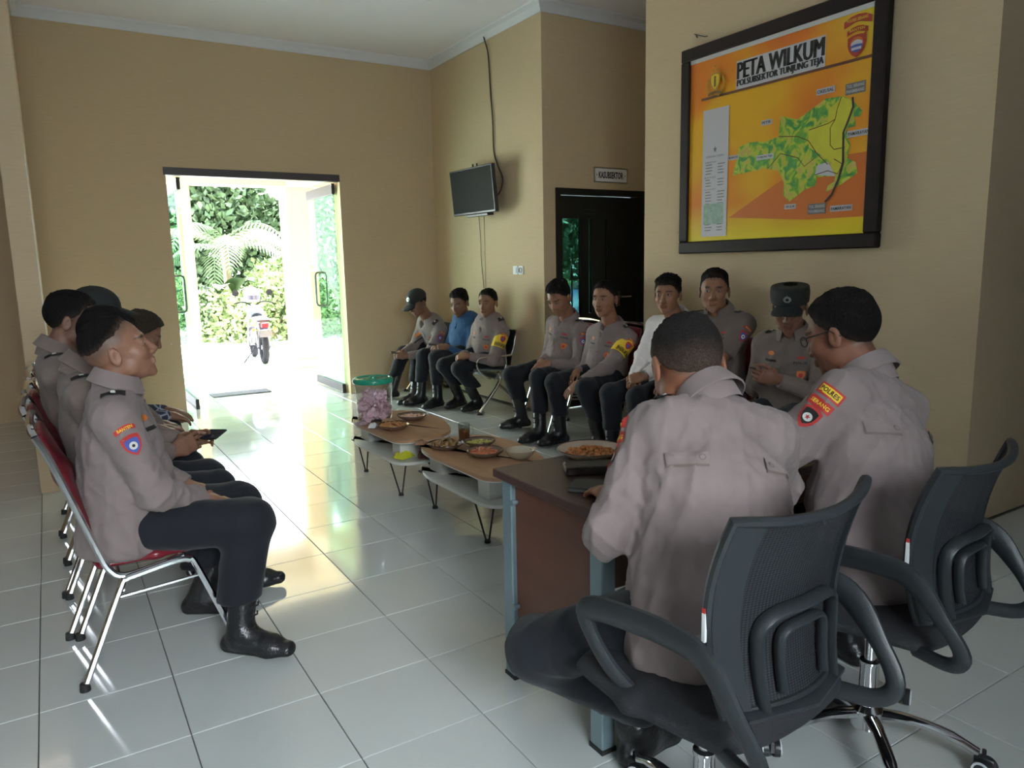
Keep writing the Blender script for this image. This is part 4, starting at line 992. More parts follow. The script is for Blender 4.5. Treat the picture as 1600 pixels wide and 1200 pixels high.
# ---------------------------------------------------------------- banquet chairs (seat faces +X)
M_MAROON = mat('maroon_vinyl', (.17, .012, .022), .28, noise=(5, .1))
M_RUB = mat('rubber_foot', (.02, .02, .02), .7)
def banquet(loc, rz, label, group_):
    t = empty('banquet_chair', loc, rz, label, 'chair', group_)
    W = .205
    for s in (-1, 1):
        MB().tube(smoothpath([(-.085, s*W, .92), (-.045, s*W, .82), (.055, s*W, .50), (.085, s*W, .42), (.125, s*W, .385), (.20, s*W, .39), (.33, s*W, .415)], 4), .0125, 8).build('back_post', M_CHROME, t)
    MB().tube(smoothpath([(-.085, -W, .92), (-.095, -W+.03, .945), (-.097, 0, .955), (-.095, W-.03, .945), (-.085, W, .92)], 4), .0125, 8).build('top_rail', M_CHROME, t)
    for s in (-1, 1):
        y_ = s*(W+.012)
        MB().tube(smoothpath([(-.025, y_, .02), (.11, y_, .34), (.135, y_, .375), (.18, y_, .385), (.30, y_, .405), (.345, y_, .40), (.37, y_, .365), (.495, y_, .02)], 4), .0125, 8).build('leg_frame', M_CHROME, t)
        MB().tube([(.105, y_, .315), (.39, y_, .335)], .006, 6).build('stretcher', M_CHROME, t)
        for x_ in (-.028, .498): MB().lathe([(.012, .03), (.016, .028), (.018, 0)][::-1], 10, c=(x_, y_, 0)).build('rubber_foot', M_RUB, t)
    MB().tube([(.12, -W, .33), (.12, W, .33)], .008, 6).build('cross_bar', M_CHROME, t)
    c = group([ell((.235, 0, .425), (.24, .235, .05)), ell((.23, 0, .43), (.17, .20, .045))], .05)
    c = chain([((.06, 0, .425), .19, .028), ((.24, 0, .435), .205, .035), ((.42, 0, .43), .19, .030)], (0, 1, 0), (0, 0, 1))
    V, Q = sdf_mesh(c[0], (-.03, -.27, .36), (.52, .27, .50), .014); np_object('seat', V, Q, M_MAROON, t)
    c = chain([((.048, 0, .53), .17, .022), ((-.02, 0, .75), .175, .028), ((-.075, 0, .91), .155, .018)], (0, 1, 0), unit((1, 0, .32)))
    V, Q = sdf_mesh(c[0], (-.13, -.24, .48), (.10, .24, .96), .012); np_object('back_cushion', V, Q, M_MAROON, t)
    return t
LR = 'maroon banquet chairs in the left row'; RR = 'maroon banquet chairs along the right wall'
bc = banquet((.0, 3.068, 0), 0, 'chrome and maroon banquet chair nearest the camera, fully seen', LR)
for i, (y_, lab) in enumerate(((3.53, 'maroon banquet chair second in the left row, under the man holding a phone'), (3.99, 'maroon banquet chair third in the left row, mostly hidden'), (4.46, 'maroon banquet chair fourth in the left row, under the capped man'), (4.94, 'maroon banquet chair farthest back in the left row, under the batik shirt man'))):
    copy_tree(bc, None, (-.03, y_, 0), R(random.uniform(-3, 3)), lab)
for y_, lab in ((5.28, 'banquet chair beneath the dark haired man leftmost of the dark-door row'), (4.68, 'banquet chair beneath the man with yellow armband by the dark door'), (4.02, 'banquet chair beneath the man in the white shirt'), (3.46, 'banquet chair beneath the short sleeved man against the wall'), (2.86, 'banquet chair beneath the man with a peaked black cap')):
    copy_tree(bc, None, (3.97, y_, 0), PI+R(random.uniform(-2, 2)), lab, RR)

# ---------------------------------------------------------------- steel waiting bench along the right wall
M_PERF = mat('black_perforated_steel', (.03, .032, .035), .4, metal=.6); M_SEATST = mat('grey_blue_steel_seat', (.32, .38, .42), .3, metal=.7)
bn = empty('waiting_bench', (3.72, 7.1, 0), 0, 'three seat steel waiting bench with chrome arms along the right wall', 'bench')
def bseat(y0):
    q = MB(); prof = [(-.27, .425), (-.24, .445), (-.10, .435), (.05, .415), (.13, .43)]
    prb = [(.14, .45), (.17, .60), (.20, .75), (.22, .80)]
    def sheet(mb, pr, th=.012):
        v = []; k = len(pr)
        for yy in (y0-.265, y0+.265):
            for i, (x, z) in enumerate(pr): v.append((x, yy, z))
            for i, (x, z) in enumerate(pr): v.append((x+.012*(pr is prb), yy, z-.014*(pr is not prb)))
        F = []
        for o_ in (0, k): F += [(o_+i, o_+i+1, 2*k+o_+i+1, 2*k+o_+i) for i in range(k-1)]
        F += [(0, k, 3*k, 2*k), (k-1, 2*k-1, 4*k-1, 3*k-1)]+[(s+i, s+i+1, s+k+i+1, s+k+i) for s in (0, 2*k) for i in range(k-1)]
        return mb.add(v, F)
    sheet(MB(), prof).build('seat', M_SEATST, bn); sheet(MB(), prb).build('backrest', M_PERF, bn)
    MB().tube([(-.27, y0-.27, .43), (-.27, y0+.27, .43)], .011, 8).build('seat_edge', M_CHROME, bn)
    MB().tube([(.222, y0-.27, .80), (.222, y0+.27, .80)], .011, 8).build('back_edge', M_CHROME, bn)
for y_ in (-.55, .02, .59): bseat(y_)
MB().box(-.04, .02, -.86, .90, .33, .38, bev=.006).build('beam', M_STEELP, bn, smooth=False)
for y_ in (-.86, .90):
    MB().tube(smoothpath([(-.24, y_, .02), (-.14, y_, .14), (-.04, y_, .26), (.0, y_, .34), (-.03, y_, .40)], 4), [(.022, .016)]*17, 8).build('front_leg', M_CHROME, bn)
    MB().tube(smoothpath([(.27, y_, .02), (.17, y_, .12), (.05, y_, .22), (-.03, y_, .28)], 4), [(.022, .016)]*13, 8).build('rear_leg', M_CHROME, bn)
    for x_ in (-.25, .28): MB().lathe([(.030, 0), (.030, .012), (.012, .03)], 12, c=(x_, y_, 0)).build('foot_glide', M_BLKP, bn)
for y_ in (-.84, -.265, .305, .88):
    MB().tube(smoothpath([(.20, y_, .74), (.16, y_, .58), (.10, y_, .555), (-.16, y_, .555), (-.235, y_, .535), (-.25, y_, .48), (-.20, y_, .40), (-.10, y_, .34)], 4), .011, 8).build('armrest', M_CHROME, bn)
    MB().tube(smoothpath([(.08, y_, .55), (.08, y_, .45), (.02, y_, .36), (-.06, y_, .34)], 4), .009, 8).build('arm_strut', M_CHROME, bn)

# ---------------------------------------------------------------- desk
M_DESK = mat('dark_walnut_laminate', (.068, .036, .031), .35, noise=(3, .25, (.35, 4, 4)))
M_MODP = mat('red_brown_laminate', (.13, .05, .03), .45, noise=(3, .12, (.5, .5, 3)))
M_LEGB = mat('blue_grey_steel', (.22, .30, .33), .35, metal=.35)
dk = empty('desk', (1.9, 1.87, 0), 0, 'dark walnut office desk with blue grey steel legs beside the seated men', 'desk')
def D(mb): mb.v = [(x-1.9, y-1.87, z) for x, y, z in mb.v]; return mb
D(MB().box(1.25, 2.62, 1.55, 2.165, .722, .752, bev=.003)).build('desk_top', M_DESK, dk, smooth=False)
for x_ in (1.262, 2.555):
    for y_ in (1.575, 2.065):
        l_ = D(MB().box(x_, x_+.05, y_, y_+.06, .012, .722, bev=.004)).build('leg', M_LEGB, dk, smooth=False)
        D(MB().box(x_-.002, x_+.052, y_-.002, y_+.062, 0, .014)).build('rubber_foot', M_RUB, l_, smooth=False)
    D(MB().box(x_+.018, x_+.034, 1.635, 2.065, .235, .722)).build('side_panel', M_MODP, dk, smooth=False)
D(MB().box(1.312, 2.555, 2.075, 2.092, .22, .70)).build('modesty_panel', M_MODP, dk, smooth=False)
for z_ in (.655, .28):
    D(MB().lathe([(.007, -.010), (.010, .006), (.010, .012), (0, .013)], 12, c=(1.268, 2.052, z_), M=Matrix.Rotation(R(-90), 4, 'Y'))).build('panel_clip', M_LEGB, dk)

# ---------------------------------------------------------------- coffee tables
M_OAK = mat('light_oak_laminate', (.40, .225, .125), .38, noise=(2.6, .22, (5, .4, 5)))
M_TWHITE = mat('table_white', (.62, .62, .58), .35); M_HAIRPIN = mat('black_steel_rod', (.015, .015, .015), .45)
def rounded(pts, rad, n=7):
    P = [Vector(p) for p in pts]; out = []
    for i, p in enumerate(P):
        r_ = rad[i]; a = (P[i-1]-p).normalized(); b = (P[(i+1) % len(P)]-p).normalized(); p0 = p+a*r_; p1 = p+b*r_
        for j in range(n+1):
            t = j/n; out.append(tuple((1-t)**2*p0+2*t*(1-t)*p+t*t*p1))
    return out
def coffee(loc, rz, label):
    t = empty('coffee_table', loc, rz, label, 'coffee table', 'two tier coffee tables in the middle')
    out = rounded([(-.27, -.48), (.12, -.48), (.29, .05), (.20, .48), (-.20, .48), (-.29, .30)], [.13, .22, .25, .18, .13, .16])
    low = [(x*.99, y_*.99) for x, y_ in out]
    MB().prism(out, .385, .405).build('table_top', M_OAK, t)
    MB().prism([(x*1.002, y_*1.002) for x, y_ in out], .381, .386).build('top_edge', M_TWHITE, t)
    MB().prism(low, .245, .263).build('lower_shelf', M_TWHITE, t)
    for a in ((-.20, -.08, .20, .36), (-.21, .13, -.36, -.24), (.06, .20, -.02, .14)):
        MB().box(a[0], a[1], a[2], a[3], .263, .382).build('spacer_block', M_TWHITE, t, smooth=False)
    for x_, y_, aa in ((-.19, -.27, -.5), (-.17, .40, .4), (.17, .0, 0)):
        ca, sa = math.cos(aa), math.sin(aa); w = .055
        MB().tube([(x_-w*sa, y_+w*ca*.0-w, .245) if 0 else (x_-w*ca, y_-w*sa, .245), (x_-.008*ca+.012, y_-.008*sa, .014), (x_+.008*ca+.012, y_+.008*sa, .014), (x_+w*ca, y_+w*sa, .245)], .0052, 7).box(x_-w-.02, x_+w+.02, y_-.03, y_+.03, .238, .245).lathe([(.017, 0), (.017, .014), (.008, .018)], 10, c=(x_+.012, y_, 0)).build('hairpin_leg', M_HAIRPIN, t)
    return t
coffee((1.975, 4.56, 0), 0, 'oak topped coffee table carrying the green lidded jar, nearer the entrance')
coffee((2.02, 3.53, 0), 0, 'oak topped coffee table carrying the tea glass, nearer the desk')

# ---------------------------------------------------------------- office chairs
def meshfab():
    m = bpy.data.materials.new('chair_mesh_fabric'); m.use_nodes = True; nt = m.node_tree; N = nt.nodes; L = nt.links; nt.nodes.clear()
    o = N.new('ShaderNodeOutputMaterial'); d = N.new('ShaderNodeBsdfPrincipled'); d.inputs['Base Color'].default_value = (.018, .020, .024, 1); d.inputs['Roughness'].default_value = .6
    t = N.new('ShaderNodeBsdfTransparent'); mx = N.new('ShaderNodeMixShader'); tc = N.new('ShaderNodeTexCoord')
    mp_ = N.new('ShaderNodeMapping'); mp_.inputs['Scale'].default_value = (170, 1, 260); mp_.inputs['Rotation'].default_value = (0, R(45), 0)
    v = N.new('ShaderNodeTexChecker'); v.inputs['Scale'].default_value = 1; L.new(tc.outputs['Object'], mp_.inputs[0]); L.new(mp_.outputs[0], v.inputs[0])
    v.inputs[1].default_value = (.97, .97, .97, 1); v.inputs[2].default_value = (.55, .55, .55, 1)
    L.new(v.outputs[0], mx.inputs[0]); L.new(t.outputs[0], mx.inputs[1]); L.new(d.outputs[0], mx.inputs[2]); L.new(mx.outputs[0], o.inputs[0]); return m
M_MESH = meshfab(); M_CHP = mat('charcoal_plastic', (.020, .024, .027), .42, bump=(400, .1)); M_SEATF = mat('black_seat_fabric', (.014, .015, .018), .8, bump=(350, .3))
M_RING = mat('caster_white_ring', (.65, .66, .68), .4)
def office(loc, rz, label):
    t = empty('office_chair', loc, rz, label, 'office chair', 'black mesh office chairs at the desk')
    base = MB().lathe([(.035, .07), (.045, .075), (.045, .13), (.030, .145), (.030, .16)], 20).build('hub', M_CHROME, t)
    for i in range(5):
        a = R(90+18+72*i-30); c_, s_ = math.cos(a), math.sin(a)
        MB().tube(smoothpath([(.03*c_, .03*s_, .115), (.12*c_, .12*s_, .120), (.22*c_, .22*s_, .100), (.285*c_, .285*s_, .070)], 3), [(.022, .016)]*3+[(.018, .014)]*4+[(.014, .012)]*3, 10).build('base_arm', M_CHROME, t)
        ck = MB(); q = Matrix.Translation((.30*c_, .30*s_, .0)) @ Matrix.Rotation(a+.6+i*.7, 4, 'Z')
        cs = MB().add(*_xf(MB().tube([(0, 0, .045), (0, 0, .082)], .006, 6).box(-.030, .024, -.009, .009, .022, .062, bev=.004), q)).build('caster', M_BLKP, t)
        for s in (-1, 1):
            MB().add(*_xf(MB().lathe([(0, .006), (.026, .006), (.027, .010), (.027, .024), (.018, .027), (0, .027)], 20, M=Matrix.Translation((-.004, 0, .027)) @ Matrix.Rotation(R(90*s), 4, 'X')), q)).build('wheel', M_BLKP, cs)
            MB().add(*_xf(MB().lathe([(.0175, .0265), (.0235, .0285), (.0255, .0265), (.0255, .022), (.0175, .0265)], 20, M=Matrix.Translation((-.004, 0, .027)) @ Matrix.Rotation(R(90*s), 4, 'X')), q)).build('wheel_ring', M_RING, cs)
    MB().lathe([(.026, .15), (.026, .27), (.028, .275), (.028, .285), (.016, .29), (.016, .42)], 18).build('gas_column', M_CHROME, t)
    MB().box(-.09, .09, -.11, .12, .405, .435, bev=.01).tube([(.05, .03, .42), (.22, .05, .405), (.26, .05, .40)], .007, 6).build('tilt_plate', M_BLKP, t)
    c = group([chain([((0, -.205, .492), .220, .045), ((0, .02, .480), .25, .045), ((0, .20, .485), .235, .042)], (1, 0, 0), (0, 0, 1))], .03)
    V, Q = sdf_mesh(c[0], (-.3, -.26, .40), (.3, .30, .54), .013); np_object('seat', V, Q, M_SEATF, t)
    # backrest surface: u -1..1, v 0..1
    def bs(u, v, off=0):
        w = .185+.045*math.sin(PI*min(v*1.15, 1)*.5+.0)-.01*v; z = .555+.405*v+.02*u*u*(v-.3)
        y_ = -.235-.05*math.sin(PI*v)*-.3-.03*v+.055*u*u-.05*(v-.45)**2*2+off
        return Vector((u*w, y_, z))
    def patch(u0, u1, v0, v1, nu, nv, th, name, m, par=t):
        v = []; 
        for o_ in (0, th):
            for i in range(nu+1):
                for j in range(nv+1): v.append(bs(u0+(u1-u0)*i/nu, v0+(v1-v0)*j/nv, o_))
        k = (nu+1)*(nv+1); ix = lambda i, j: i*(nv+1)+j; F = []
        for i in range(nu):
            for j in range(nv): F += [(ix(i, j), ix(i+1, j), ix(i+1, j+1), ix(i, j+1)), (k+ix(i, j), k+ix(i, j+1), k+ix(i+1, j+1), k+ix(i+1, j))]
        for i in range(nu): F += [(ix(i, 0), k+ix(i, 0), k+ix(i+1, 0), ix(i+1, 0)), (ix(i, nv), ix(i+1, nv), k+ix(i+1, nv), k+ix(i, nv))]
        for j in range(nv): F += [(ix(0, j), ix(0, j+1), k+ix(0, j+1), k+ix(0, j)), (ix(nu, j), k+ix(nu, j), k+ix(nu, j+1), ix(nu, j+1))]
        return MB().add(v, F).build(name, m, par)
    patch(-.93, .93, .02, .97, 16, 18, .004, 'mesh_panel', M_MESH)
    loop = [bs(-1, v/12) for v in range(0, 13)]+[bs(u/8, 1.0) for u in range(-7, 8)]+[bs(1, 1-v/12) for v in range(0, 13)]+[bs(-u/8, 0) for u in range(-7, 8)]
    MB().tube(loop, [(.013, .011)]*len(loop), 8, closed=True).build('back_frame', M_CHP, t)
    patch(-1, -.74, .0, .98, 2, 14, -.010, 'side_panel', M_CHP); patch(.86, 1, .0, .98, 2, 14, -.010, 'side_panel', M_CHP)
    # lumbar: two nested rounded arches
    for w, h, r_, vv in ((.62, .46, .016, .03), (.36, .30, .013, .10)):
        pts = [bs(-w*1.0, vv-.02, -.014), bs(-w, vv+h*.35, -.016), bs(-w*.96, vv+h*.8, -.018), bs(-w*.7, vv+h, -.018), bs(0, vv+h*1.04, -.018), bs(w*.7, vv+h, -.018), bs(w*.96, vv+h*.8, -.018), bs(w, vv+h*.35, -.016), bs(w, vv-.02, -.014)]
        MB().tube(smoothpath(pts, 4), [(r_, .008)]*33, 8).build('lumbar_arch', M_CHP, t)
    MB().tube([bs(-.86, .0, -.012), bs(0, -.01, -.014), bs(.86, 0, -.012)], [(.024, .010)]*3, 8).build('lower_bar', M_CHP, t)
    MB().add(*_xf(MB().box(-.003, .003, -.014, -.006, -.03, .03), Matrix.Translation(bs(-1.06, .46)))).build('white_tag', M_PLW, t, smooth=False)
    MB().add(*_xf(MB().box(-.003, .003, -.014, -.006, .03, .04), Matrix.Translation(bs(-1.06, .46)))).build('red_tag', M_RED, t, smooth=False)
    for s in (-1, 1):
        P = smoothpath([(s*.200, .02, .480), (s*.222, .10, .54), (s*.232, .165, .625), (s*.234, .14, .662), (s*.236, .03, .685), (s*.240, -.11, .70), (s*.245, -.20, .69), (s*.243, -.275, .61), (s*.235, -.325, .53), (s*.220, -.295, .485), (s*.190, -.20, .475)], 5)
        wd = []
        for p in P: a = max(0, min(1, (p.z-.60)/.07)); wd.append((.021+.011*a, .015))
        ar = MB().tube(P, wd, 10, flat=(1, 0, 0)).build('armrest', M_CHP, t)
        for z_, y_ in ((.672, -.226), (.600, -.285)):
            MB().lathe([(.0075, 0), (.0075, .004), (0, .006)], 10, c=(s*.245, y_-.012, z_), M=Matrix.Rotation(R(80), 4, 'X')).build('bolt', M_CHROME, ar)
    return t
def _xf(mb, M): return [M @ Vector(p) for p in mb.v], mb.f
oc = office((1.235, 1.15, 0), R(3), 'black mesh office chair nearest the camera, back panel facing us')
copy_tree(oc, None, (1.95, 1.18, 0), R(6), 'black mesh office chair at the right, under the man with glasses').scale = (1, 1, .97)
# ---------------------------------------------------------------- things on the tables
M_PLATE = mat('brown_glass_plate', (.16, .10, .07), .12, spec=.6, coat=.5); M_CREAMPL = mat('cream_plate', (.52, .40, .30), .25)
def bump_grid(r, n, hfun):
    v = [(0, 0, hfun(0, 0))]; f = []; m = 28
    for i in range(1, n+1):
        for j in range(m): a = 2*PI*j/m; x, y_ = r*i/n*math.cos(a), r*i/n*math.sin(a); v.append((x, y_, hfun(x, y_)))
    f += [(0, 1+j, 1+(j+1) % m) for j in range(m)]
    for i in range(n-1): f += [(1+i*m+j, 1+(i+1)*m+j, 1+(i+1)*m+(j+1) % m, 1+i*m+(j+1) % m) for j in range(m)]
    return v, f
def chips(n, r, sz, seed, hz=.012, th=.004, curl=.3):
    """small broken pieces piled in a plate; joined since too small to pick apart"""
    rg = random.Random(seed); mb = MB()
    for i in range(n):
        a = rg.uniform(0, 2*PI); q = r*math.sqrt(rg.random()); z = hz+(1-q/r)*hz*1.6*rg.random()+.004
        k = rg.choice((4, 5, 6)); s = sz*rg.uniform(.6, 1.3); M = Matrix.Translation((q*math.cos(a), q*math.sin(a), z)) @ Matrix.Rotation(rg.uniform(0, 6), 4, 'Z') @ Matrix.Rotation(rg.uniform(-.6, .6), 4, 'X') @ Matrix.Rotation(rg.uniform(-.6, .6), 4, 'Y')
        o = [(s*math.cos(2*PI*j/k)*rg.uniform(.7, 1.1), s*math.sin(2*PI*j/k)*rg.uniform(.6, 1.1)) for j in range(k)]
        v = [M @ Vector((x, y_, -th/2+curl*x*x/s)) for x, y_ in o]+[M @ Vector((x*.9, y_*.9, th/2+curl*x*x/s)) for x, y_ in o]
        mb.add(v, [tuple(range(k))[::-1], tuple(range(k, 2*k))]+[(j, (j+1) % k, k+(j+1) % k, k+j) for j in range(k)])
    return mb
def plate(loc, r, label, cat='plate', group_='snack plates on the tables', pm=None, rim=True):
    t = empty('snack_plate', loc, 0, label, cat, group_)
    MB().lathe([(0, .003), (r*.55, .003), (r*.62, .0), (r*.66, .002), (r*.80, .012), (r, .028), (r*1.01, .031), (r*.98, .031), (r*.78, .017), (r*.62, .008), (0, .007)], 32).build('dish', pm or M_PLATE, t)
    if rim: MB().lathe([(r*.985, .0315), (r*1.012, .0315), (r*1.005, .034), (r*.985, .034), (r*.985, .0315)], 32).build('rim_line', mat('dark_rim', (.03, .015, .01), .3), t)
    return t
TZ = .405
M_FOOD1 = mat('fried_brown_food', (.42, .19, .07), .55, noise=(40, .4)); M_FOOD2 = mat('orange_peanut_food', (.55, .20, .05), .5, noise=(60, .35)); M_FOOD3 = mat('yellow_green_crackers', (.55, .50, .14), .55, noise=(50, .3))
M_FOOD4 = mat('reddish_fried_slices', (.50, .15, .06), .45, noise=(30, .35)); M_FOOD5 = mat('pale_pink_snack', (.60, .36, .25), .55, noise=(40, .3)); M_TISS = mat('tissue_white', (.68, .68, .68), .8)
def food(t, n, r, sz, seed, m, **kw): return chips(n, r, sz, seed, **kw).build('food', m, t, kind='stuff')
def tissue(t, x, y_, z=.03):
    q = []; 
    for i in range(4):
        for j in range(3): q.append((x+i*.012, y_+j*.014, z+.008*math.sin(i*1.7+j)))
    v = q+[(a, b, c+.004) for a, b, c in q]
    MB().add(v, [(i*3+j, i*3+j+1, (i+1)*3+j+1, (i+1)*3+j) for i in range(3) for j in range(2)]+[(12+i*3+j, 12+(i+1)*3+j, 12+(i+1)*3+j+1, 12+i*3+j+1) for i in range(3) for j in range(2)]).build('napkin', M_TISS, t)
p = plate((2.06, 4.66, TZ), .105, 'dark rimmed plate of pink snacks beside the green lidded jar'); food(p, 60, .075, .013, 1, M_FOOD5); tissue(p, .055, -.085, .034)
p = plate((1.83, 4.44, TZ), .105, 'plate heaped with golden fried snacks at the near edge of the jar table'); food(p, 110, .080, .016, 2, M_FOOD1, hz=.018)
p = plate((1.87, 3.77, TZ), .105, 'plate of thin brown crackers at the left end of the tea glass table'); food(p, 60, .075, .020, 3, mat('brown_crackers', (.35, .21, .09), .55, noise=(30, .3)), hz=.016, th=.003, curl=1.5); tissue(p, .05, -.07, .034)
p = plate((2.06, 3.71, TZ), .095, 'plate of yellow green crackers beside the tea glass'); food(p, 120, .078, .009, 4, M_FOOD3)
p = plate((1.97, 3.49, TZ), .105, 'plate of reddish orange fried slices beside the cream bowl'); food(p, 34, .070, .028, 5, M_FOOD4, th=.008)
p = plate((1.625, 2.09, .752), .125, 'large cream plate of orange peanuts on the dark desk', pm=M_CREAMPL); food(p, 190, .088, .009, 6, M_FOOD2, th=.007, hz=.010)
b = empty('bowl', (2.10, 3.33, TZ), 0, 'empty cream bowl at the right end of the tea glass table', 'bowl')
MB().lathe([(0, .004), (.035, .004), (.038, 0), (.042, .002), (.070, .022), (.083, .048), (.080, .048), (.066, .025), (.04, .010), (0, .008)], 28).build('dish', mat('cream_bowl', (.55, .50, .38), .25), b)
MB().box(.05, .085, -.04, -.02, .046, .050).build('spoon_tip', M_CHROME, b, smooth=False)
MB().box(.045, .09, -.035, -.022, .050, .051).build('glint_label', M_TISS, b, smooth=False) if 0 else None
g = empty('tea_glass', (2.05, 3.88, TZ), 0, 'glass mug half full of brown tea between the snack plates', 'glass')
MB().lathe([(0, .0), (.030, 0), (.034, .01), (.037, .105), (.035, .105), (.031, .012), (0, .010)], 24).build('glass_body', glassmat('mug_glass', (.82, .86, .86), .12), g)
MB().lathe([(0, .0105), (.0305, .0125), (.0335, .068), (0, .068)], 24).build('tea', mat('tea_brown', (.30, .075, .015), .15), g)
MB().tube(smoothpath([(.035, 0, .088), (.055, 0, .082), (.060, 0, .055), (.050, 0, .03), (.034, 0, .025)], 4), .005, 8).build('handle', glassmat('mug_glass'), g)
# jar with pink crackers
j = empty('cracker_jar', (1.84, 4.80, TZ), 0, 'tall clear plastic jar of pink crackers with a green lid', 'jar')
MB().lathe([(0, .003), (.112, .003), (.118, .012), (.130, .26), (.130, .275), (.127, .275), (.114, .014), (0, .008)], 40).build('jar_body', glassmat('clear_plastic', (.96, .97, .98), .04, .06), j)
lid = MB().lathe([(.136, .262), (.140, .268), (.140, .285), (.132, .296), (.115, .299), (.110, .292), (.03, .294), (.028, .304), (0, .305)], 40).build('lid', mat('green_lid', (.02, .30, .19), .25), j)
mb = MB(); rg = random.Random(9)
for i in range(150):
    z = .02+.18*rg.random()+.0; rr_ = .092*math.sqrt(rg.random()); a = rg.uniform(0, 6.28); s = rg.uniform(.022, .036)
    if z > .175: rr_ *= .7
    V, F = bump_grid(s, 2, lambda x, y_: .010*math.sin(x*130+i)+.008*math.cos(y_*120+i*2))
    M = Matrix.Translation((rr_*math.cos(a), rr_*math.sin(a), z)) @ Matrix.Rotation(rg.uniform(0, 6), 4, 'Z') @ Matrix.Rotation(rg.uniform(-1.2, 1.2), 4, 'X')
    mb.add([M @ Vector(p) for p in V], F)
mb.build('pink_crackers', mat('pink_cracker', (.82, .56, .60), .65, noise=(25, .12)), j, kind='stuff')
# small packets
def packet(name, loc, rz, s, m, lab, cat='packet', tilt=0):
    V, F = [], []
    n = 6
    for i in range(n+1):
        for jx in range(n+1):
            x, y_ = (i/n-.5)*s[0], (jx/n-.5)*s[1]; e = (1-(2*i/n-1)**4)*(1-(2*jx/n-1)**4)
            V.append((x, y_, s[2]*e*(.8+.2*math.sin(i*2.1+jx))))
    k = len(V); V += [(x, y_, -.15*z+.0) for x, y_, z in V]
    F = [(i*(n+1)+jx, (i+1)*(n+1)+jx, (i+1)*(n+1)+jx+1, i*(n+1)+jx+1) for i in range(n) for jx in range(n)]; F += [tuple(q+k for q in f[::-1]) for f in F]
    M = Matrix.Rotation(tilt, 4, 'X'); o = MB().add([M @ Vector(p) for p in V], F).build(name, m, loc=(0, 0, 0)); o.location = loc; o.rotation_euler = (0, 0, rz); return tag(o, lab, cat)
packet('snack_packet', (1.80, 4.22, .27), .4, (.13, .10, .05), mat('packet_yellow', (.62, .62, .04), .35, noise=(18, .2)), 'yellow snack packet on the lower shelf of the jar table')
packet('snack_packet', (1.90, 4.15, .27), 1.2, (.10, .07, .045), mat('packet_maroon', (.14, .035, .04), .4, noise=(20, .4)), 'dark maroon snack packet beside the yellow one on the lower shelf')
packet('tissue_wad', (1.735, 4.56, TZ+.006), .8, (.09, .05, .03), M_TISS, 'crumpled white tissue beside the fried snack plate', 'tissue')
packet('bread_packet', (1.86, 4.60, TZ+.006), .5, (.11, .07, .04), mat('packet_bread', (.42, .26, .14), .4, noise=(20, .3)), 'light brown wrapped bread in front of the jar', 'bread')
packet('grape_packet', (1.70, 4.68, TZ+.006), .2, (.09, .06, .03), mat('packet_grey_pink', (.30, .22, .25), .5, noise=(30, .4)), 'grey pink plastic wrapper at the foot of the jar', 'wrapper')
packet('small_wrapper', (1.80, 3.96, TZ+.004), .9, (.10, .06, .02), mat('wrapper_brown', (.30, .16, .09), .5, noise=(30, .4)), 'crumpled brown wrapper at the far corner of the tea glass table', 'wrapper')
tag(MB().box(-.055, .055, -.03, .03, 0, .020, bev=.004).build('cigarette_packet', mat('grey_box', (.22, .20, .24), .4), loc=(2.05, 4.19, .264), smooth=False), 'small grey box on the lower shelf of the jar table', 'box')
bx = empty('pouch', (1.50, 1.925, .752), R(-28), 'flat dark brown leather pouch behind the peanut plate', 'pouch')
MB().box(-.095, .095, -.05, .05, 0, .030, bev=.008).build('pouch_body', mat('dark_leather', (.022, .014, .012), .4, bump=(90, .4)), bx, smooth=False)
MB().box(-.097, .097, -.052, .0, .026, .033, bev=.003).build('flap', mat('dark_leather', (.022, .014, .012), .4), bx, smooth=False)
tb = empty('notebook', (1.40, 1.76, .752), R(-50), 'thin black notebook on the desk in front of the grey haired man', 'notebook')
MB().box(-.085, .085, -.055, .055, .002, .012).build('pages', mat('page_grey', (.10, .10, .10), .7), tb, smooth=False)
MB().box(-.088, .088, -.058, .058, .012, .016, bev=.001).box(-.088, .088, -.058, .058, 0, .003).build('cover', mat('black_cover', (.02, .02, .022), .45), tb, smooth=False)
